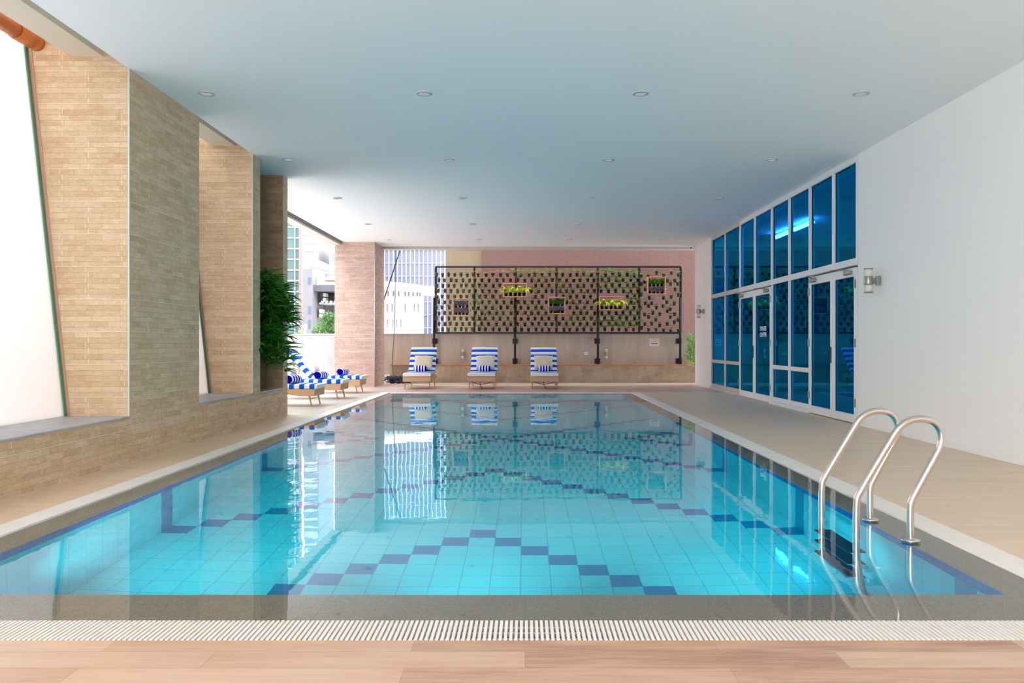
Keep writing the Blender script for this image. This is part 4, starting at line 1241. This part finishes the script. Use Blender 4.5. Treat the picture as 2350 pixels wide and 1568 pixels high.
tag(MB().box(-4.79, -4.45, Y4+.01, Y5-.02, SILL-.2, SILL-.02).build('planter_soil', M['soil']), 'dark soil in the stone planter niche', 'soil', kind='stuff')

def leafball(mb, c, rad, n, lw, ll, r, mi=0, squash=1.0):
    for _ in range(n):
        a, b = r.uniform(0, 2*PI), math.asin(r.uniform(-1, 1)); q = rad*r.uniform(.5, 1)
        p = Vector(c)+Vector((math.cos(a)*math.cos(b)*q, math.sin(a)*math.cos(b)*q, math.sin(b)*q*squash))
        mb.blade(p, (math.cos(a), math.sin(a), 0), ll*r.uniform(.7, 1.2), lw, r.uniform(.3, 1.6), mi, 2, r.uniform(-.5, 1.4))
# shrub at the right end of the bench
ys = 23.34
t = empty('shrub', (XP(1590, ys), ys, .5), 0, 'loose green shrub at the right end of the bench', 'shrub'); mb = MB(); r = random.Random(9)
for k in range(9): leafball(mb, (r.uniform(-.12, .14), r.uniform(-.04, .04), .1+.09*k), .13, 40, .035, .09, r, 0 if k else 1)
part(mb, 'foliage', [M['leaf_lush'], M['leaf_lime']], t)
part(MB().tube([(.05, 0, 0), (.02, 0, .4), (.08, 0, .8)], .008, 6), 'stem', M['cane'], t)

# ------------------------------------------------------------------ the city outside
tag(MB().box(-34, -20, -14, 34, -.5, 20).build('added_side_block', M['bgrey']), 'added grey block, unseen on the left, holding back side light', 'building')  # block added out of view to cut sky light from the left
struct(MB().box(-90, 60, 24.0, 140, -.6, -.5).box(-90, -9.6, -5, 24, -.6, -.5).build('ground', M['ground']), 'street level paving outside')
# finned tower behind
t = empty('office_tower', (-9, 62, -.5), 0, 'tall office tower with white vertical fins and blue glass', 'building')
Yt = 62.0; tx0, tx1 = XP(842, Yt), XP(1100, Yt)
part(MB().box(tx0+9, tx1+9, .3, 14, 0, 60), 'glass_body', M['tower_blue'], t)
n = 27
for i in range(n):
    xx = tx0+9 + (tx1-tx0)*i/(n-1)
    part(MB().box(xx-.035, xx+.035, .12, .3, 0, 60), 'fin', M['fin'], t)
for z in range(1, 27):
    part(MB().box(tx0+9, tx1+9, .20, .3, z*1.0-.02+.8, z*1.0+.02+.8), 'floor_band', M['fin'], t)
# white low building in front of the tower
t = empty('white_building', (-10, 48, -.5), 0, 'overexposed white building with small windows and a curved roof band', 'building')
Yw = 48.0; wx0, wx1 = XP(800, Yw), XP(970, Yw)
zt = ZP(664, Yw)+.5
part(MB().tbox(wx0+10, wx1+10, 0, 6, 0, zt, -10, 48), 'wall', M['bwhite'], t)
mb = MB(); N = 16
def arc(u): return -1.2*math.sin(PI*(.15+.85*u)) - .6
vs = []
for i in range(N+1):
    u = i/N; xx = wx0+10-.5 + (wx1-wx0+1.2)*u; yy = arc(u)
    top = ZP(641 + 18*u, Yw)+.5; bot = ZP(660 + 14*u, Yw)+.5
    vs += [(xx, yy, bot), (xx, yy, top), (xx, 3, bot), (xx, 3, top)]
fs = []
for i in range(N):
    a = i*4; b = a+4
    fs += [(a, b, b+1, a+1), (a+2, a+3, b+3, b+2), (a+1, b+1, b+3, a+3), (a, a+2, b+2, b)]
mb.add(vs, fs); part(mb, 'roof_band', M['bwhite'], t)
for py0, py1, xs in ((668, 680, (891, 903, 915, 930, 938, 948, 958, 964)), (698, 716, (889, 900, 930, 951, 960)), (733, 752, (889, 902, 910, 920))):
    for px in xs:
        part(MB().box(XP(px-1.6, Yw)+10, XP(px+1.6, Yw)+10, -.02, .05, ZP(py1, Yw)+.5, ZP(py0, Yw)+.5), 'window', M['bgrey'], t)
# teal glass building with pink corner
t = empty('glass_building', (-21, 55, -.5), 0, 'teal glass curtain wall building with a pink corner strip', 'building')
Yq = 55.0; qx0, qx1 = XP(400, Yq), XP(687, Yq); qp = XP(694, Yq)
part(MB().tbox(qx0+21, qx1+21, 0, 12, 0, 40, -21, 55), 'glass_wall', M['bglass'], t)
part(MB().tbox(qx1+21, qp+21, -.15, 12, 0, 40, -21, 55), 'corner_strip', M['bpink'], t)
mb = MB()
for k in range(26): mb.box(qx0+21, qx1+21, -.06, 0, k*1.1*.3+k*.0 + k*.02, k*.35+.05) if False else mb.box(qx0+21, qx1+21, -.06, 0, k*.33*1.0+.4*k, k*.73+.09)
for px in (600, 622, 644, 676): mb.box(XP(px, Yq)+21, XP(px, Yq)+21.06, -.07, 0, 0, 40)
for k in range(26, 54): mb.box(qx0+21, qx1+21, -.06, 0, k*.73, k*.73+.09)
part(mb, 'mullion_grid', M['fin'], t)
# grey building with air conditioners
t = empty('grey_building', (-16, 46, -.5), 0, 'grey building with air conditioners and a canopy band', 'building')
Ya = 46.0
def ax(px): return XP(px, Ya)+16
def az_(py): return ZP(py, Ya)+.5
part(MB().box(ax(710), ax(778), 3, 10, 0, az_(617)), 'side_wall', M['bgrey'], t)
part(MB().box(ax(694), ax(717), 0, 3.2, 0, az_(617)), 'front_wall', M['bgrey'], t)
part(MB().box(ax(715), ax(778), .2, 3, az_(668), az_(654)), 'canopy_band', M['bgrey_d'], t)
part(MB().box(ax(717), ax(722), 1, 3, az_(655), az_(627)).box(ax(722), ax(778), 1.6, 3, az_(655), az_(630)), 'parapet', M['bwhite'], t)
part(MB().box(ax(730), ax(778), 1.5, 1.6, az_(640), az_(638)), 'roof_line', M['bpink'], t)
for a_, b_ in ((637, 652), (703, 721), (735, 754)):
    part(MB().box(ax(708), ax(713), -.04, .01, az_(b_), az_(a_)), 'window', M['bglass_b'], t)
for px in (733, 743, 753, 762, 771):
    part(MB().box(ax(px), ax(px+2.5), 2.94, 3.01, az_(765), az_(672)), 'window', M['bglass_b'], t)
bal = part(MB().box(ax(720), ax(778), 1.2, 3, az_(696), az_(692)), 'balcony_slab', M['bwhite'], t)
k = 0
ac = [(731, 672, 738, 690), (731, 677+2, 738, 692)]
for (px0, py0, px1, py1) in ((731, 670, 738, 679), (731, 681, 738, 691), (727, 688, 733, 695), (737, 688, 743, 695), (747, 688, 753, 695), (757, 688, 763, 695), (722, 708, 730, 717), (722, 719, 730, 728)):
    k += 1
    o = part(MB().bbox(ax(px0), ax(px1), .9, 1.6, az_(py1), az_(py0), .03), 'air_conditioner', M['ac'], bal)
# pale gable house and pale far towers
t = empty('gable_house', (-22, 75, -.5), 0, 'white house with a gable roof above the grey building', 'building')
Yh = 75.0
def hx(px): return XP(px, Yh)+22
def hz(py): return ZP(py, Yh)+.5
part(MB().box(hx(692), hx(776), 0, 6, 0, hz(607)), 'wall', M['bwhite'], t)
v = [(hx(690), -.3, hz(607)), (hx(712), -.3, hz(590)), (hx(760), -.3, hz(622)), (hx(690), 6, hz(607)), (hx(712), 6, hz(590)), (hx(760), 6, hz(622))]
part(MB().add(v, [(0, 2, 1), (3, 4, 5), (0, 1, 4, 3), (1, 2, 5, 4), (0, 3, 5, 2)]), 'gable_roof', M['bwhite'], t)
t = empty('far_tower', (-32, 100, -.5), 0, 'pale grey hazy tower high behind the gable house', 'building')
part(MB().box(XP(697, 100)+32, XP(731, 100)+32, 0, 8, 0, 34), 'tower_wall', M['bgrey'], t)
for k in range(24): part(MB().box(XP(699, 100)+32, XP(729, 100)+32, -.05, 0, 9+k, 9.35+k), 'window_row', M['fin'], t)
t = empty('far_tower', (-28, 100, -.5), 0, 'pale slab tower just left of the stone column', 'building')
part(MB().box(XP(756, 100)+28, XP(778, 100)+28, 0, 8, 0, 13.5), 'tower_wall', M['bwhite'], t)
part(MB().box(XP(758, 100)+28, XP(759.5, 100)+28, -.2, 0, 6, 13.5).box(XP(762, 100)+28, XP(777, 100)+28, -.05, 0, 7, 12.8), 'window_strip', M['bglass'], t)
# tree, bushes, globe lamp
t = empty('street_tree', (XP(750, 38), 38, -.5), 0, 'light green street tree in front of the grey building', 'tree'); mb = MB(); r = random.Random(21)
for (dx, dz, rr_) in ((0, 2.35, .5), (-.4, 2.1, .34), (.35, 2.45, .42), (.15, 2.8, .3), (-.1, 1.9, .4), (.5, 2.0, .35)): leafball(mb, (dx, r.uniform(-.3, .3), dz), rr_, 260, .07, .16, r)
part(mb, 'foliage', M['leaf_tree'], t)
part(MB().tube([(0, 0, 0), (.05, 0, 1.2), (-.05, 0, 2.8)], [.07, .06, .03], 8), 'trunk', M['cane'], t)
for (px, Yy, hh, rr_, lab, mt) in ((722, 32, 1.35, .42, 'rounded yellow green bush just above the parapet', 'leaf_bush'), (752, 33, 1.3, .38, 'small grey green bush right of the rounded bush', 'leaf_tree'), (694, 36, 1.7, .45, 'dark narrow shrub beside the globe lamp', 'leaf_lush')):
    t = empty('bush', (XP(px, Yy), Yy, -.5), 0, lab, 'bush'); mb = MB()
    for k in range(3): leafball(mb, (r.uniform(-.25, .25), 0, .5+hh*.5+k*.25), rr_, 200, .05, .11, r)
    part(mb, 'foliage', M[mt], t)
    part(MB().tube([(0, 0, 0), (0, 0, .5+hh*.5)], .03, 6), 'stem', M['cane'], t)
t = empty('street_lamp', (XP(700, 34), 34, -.5), 0, 'slim post lamp with a white globe above the parapet', 'street lamp')
part(MB().tube([(0, 0, 0), (0, 0, 2.25)], .035, 10), 'lamp_post', M['plastic_white'], t)
part(MB().lathe([(.001, 2.22), (.06, 2.24), (.095, 2.31), (.1, 2.34), (.085, 2.40), (.05, 2.43), (.001, 2.44)], 0, 0, 16), 'globe', M['frost_tube'], t)

# ------------------------------------------------------------------ light
wd = bpy.data.worlds.new('World'); SC.world = wd; wd.use_nodes = True
nt = wd.node_tree; nt.nodes.clear(); g = G(nt)
out = nt.nodes.new('ShaderNodeOutputWorld'); bg = nt.nodes.new('ShaderNodeBackground')
bg.inputs[0].default_value = (.955, .975, 1.0, 1); bg.inputs[1].default_value = 2.2
g.l(bg.outputs[0], out.inputs[0])

# added fill lamps, unseen in the near end wall, brightening the pool
for k, xx in enumerate((-2.2, -.34, 1.5)):
    t = empty('added_pool_lamp', (xx, POOL_Y0, -.75), 0, 'added unseen fill lamp in the near end wall, %s of three' % ('left', 'middle', 'right')[k], 'added fill lamp', 'added underwater fill lamps')
    part(MB().lathe([(.10, 0), (.135, .0), (.14, .012), (.12, .03), (.10, .026)], 0, 0, 28, 0, Matrix.Rotation(-PI/2, 4, 'X'), True, False), 'steel_ring', M['steel'], t)
    part(MB().lathe([(.001, .008), (.10, .008)], 0, 0, 28, 0, Matrix.Rotation(-PI/2, 4, 'X'), True, False), 'lens', M['lens_glass'], t)
    ld = bpy.data.lights.new('added_pool_light', 'AREA'); ld.shape = 'DISK'; ld.size = .2; ld.energy = 5.0; ld.color = (1, .95, .98); ld.spread = math.radians(70)
    lo = bpy.data.objects.new('added_pool_light', ld); COL.objects.link(lo); lo.parent = t
    lo.location = (0, .035, 0); lo.rotation_euler = (PI/2, 0, 0)

# ------------------------------------------------------------------ camera and view
cd = bpy.data.cameras.new('camera'); cam = bpy.data.objects.new('camera', cd); COL.objects.link(cam)
cam.location = (0, 0, CH); cam.rotation_euler = (PI/2, 0, 0)
cd.sensor_width = 36; cd.sensor_fit = 'HORIZONTAL'; cd.lens = 36*F/2350
cd.shift_x = (1175-VX)/2350; cd.shift_y = (VY-784)/2350
cd.clip_end = 500; cd.clip_start = .05
SC.camera = cam
SC.view_settings.view_transform = 'Standard'; SC.view_settings.look = 'None'
SC.view_settings.exposure = 1.95; SC.view_settings.gamma = 1; SC.view_settings.use_curve_mapping = False
cy = SC.cycles
cy.use_denoising = True; cy.use_adaptive_sampling = True; cy.adaptive_threshold = .06; cy.adaptive_min_samples = 16
cy.max_bounces = 10; cy.diffuse_bounces = 5; cy.glossy_bounces = 4; cy.transmission_bounces = 6; cy.transparent_max_bounces = 16
cy.sample_clamp_indirect = 8; cy.caustics_refractive = True; cy.caustics_reflective = True
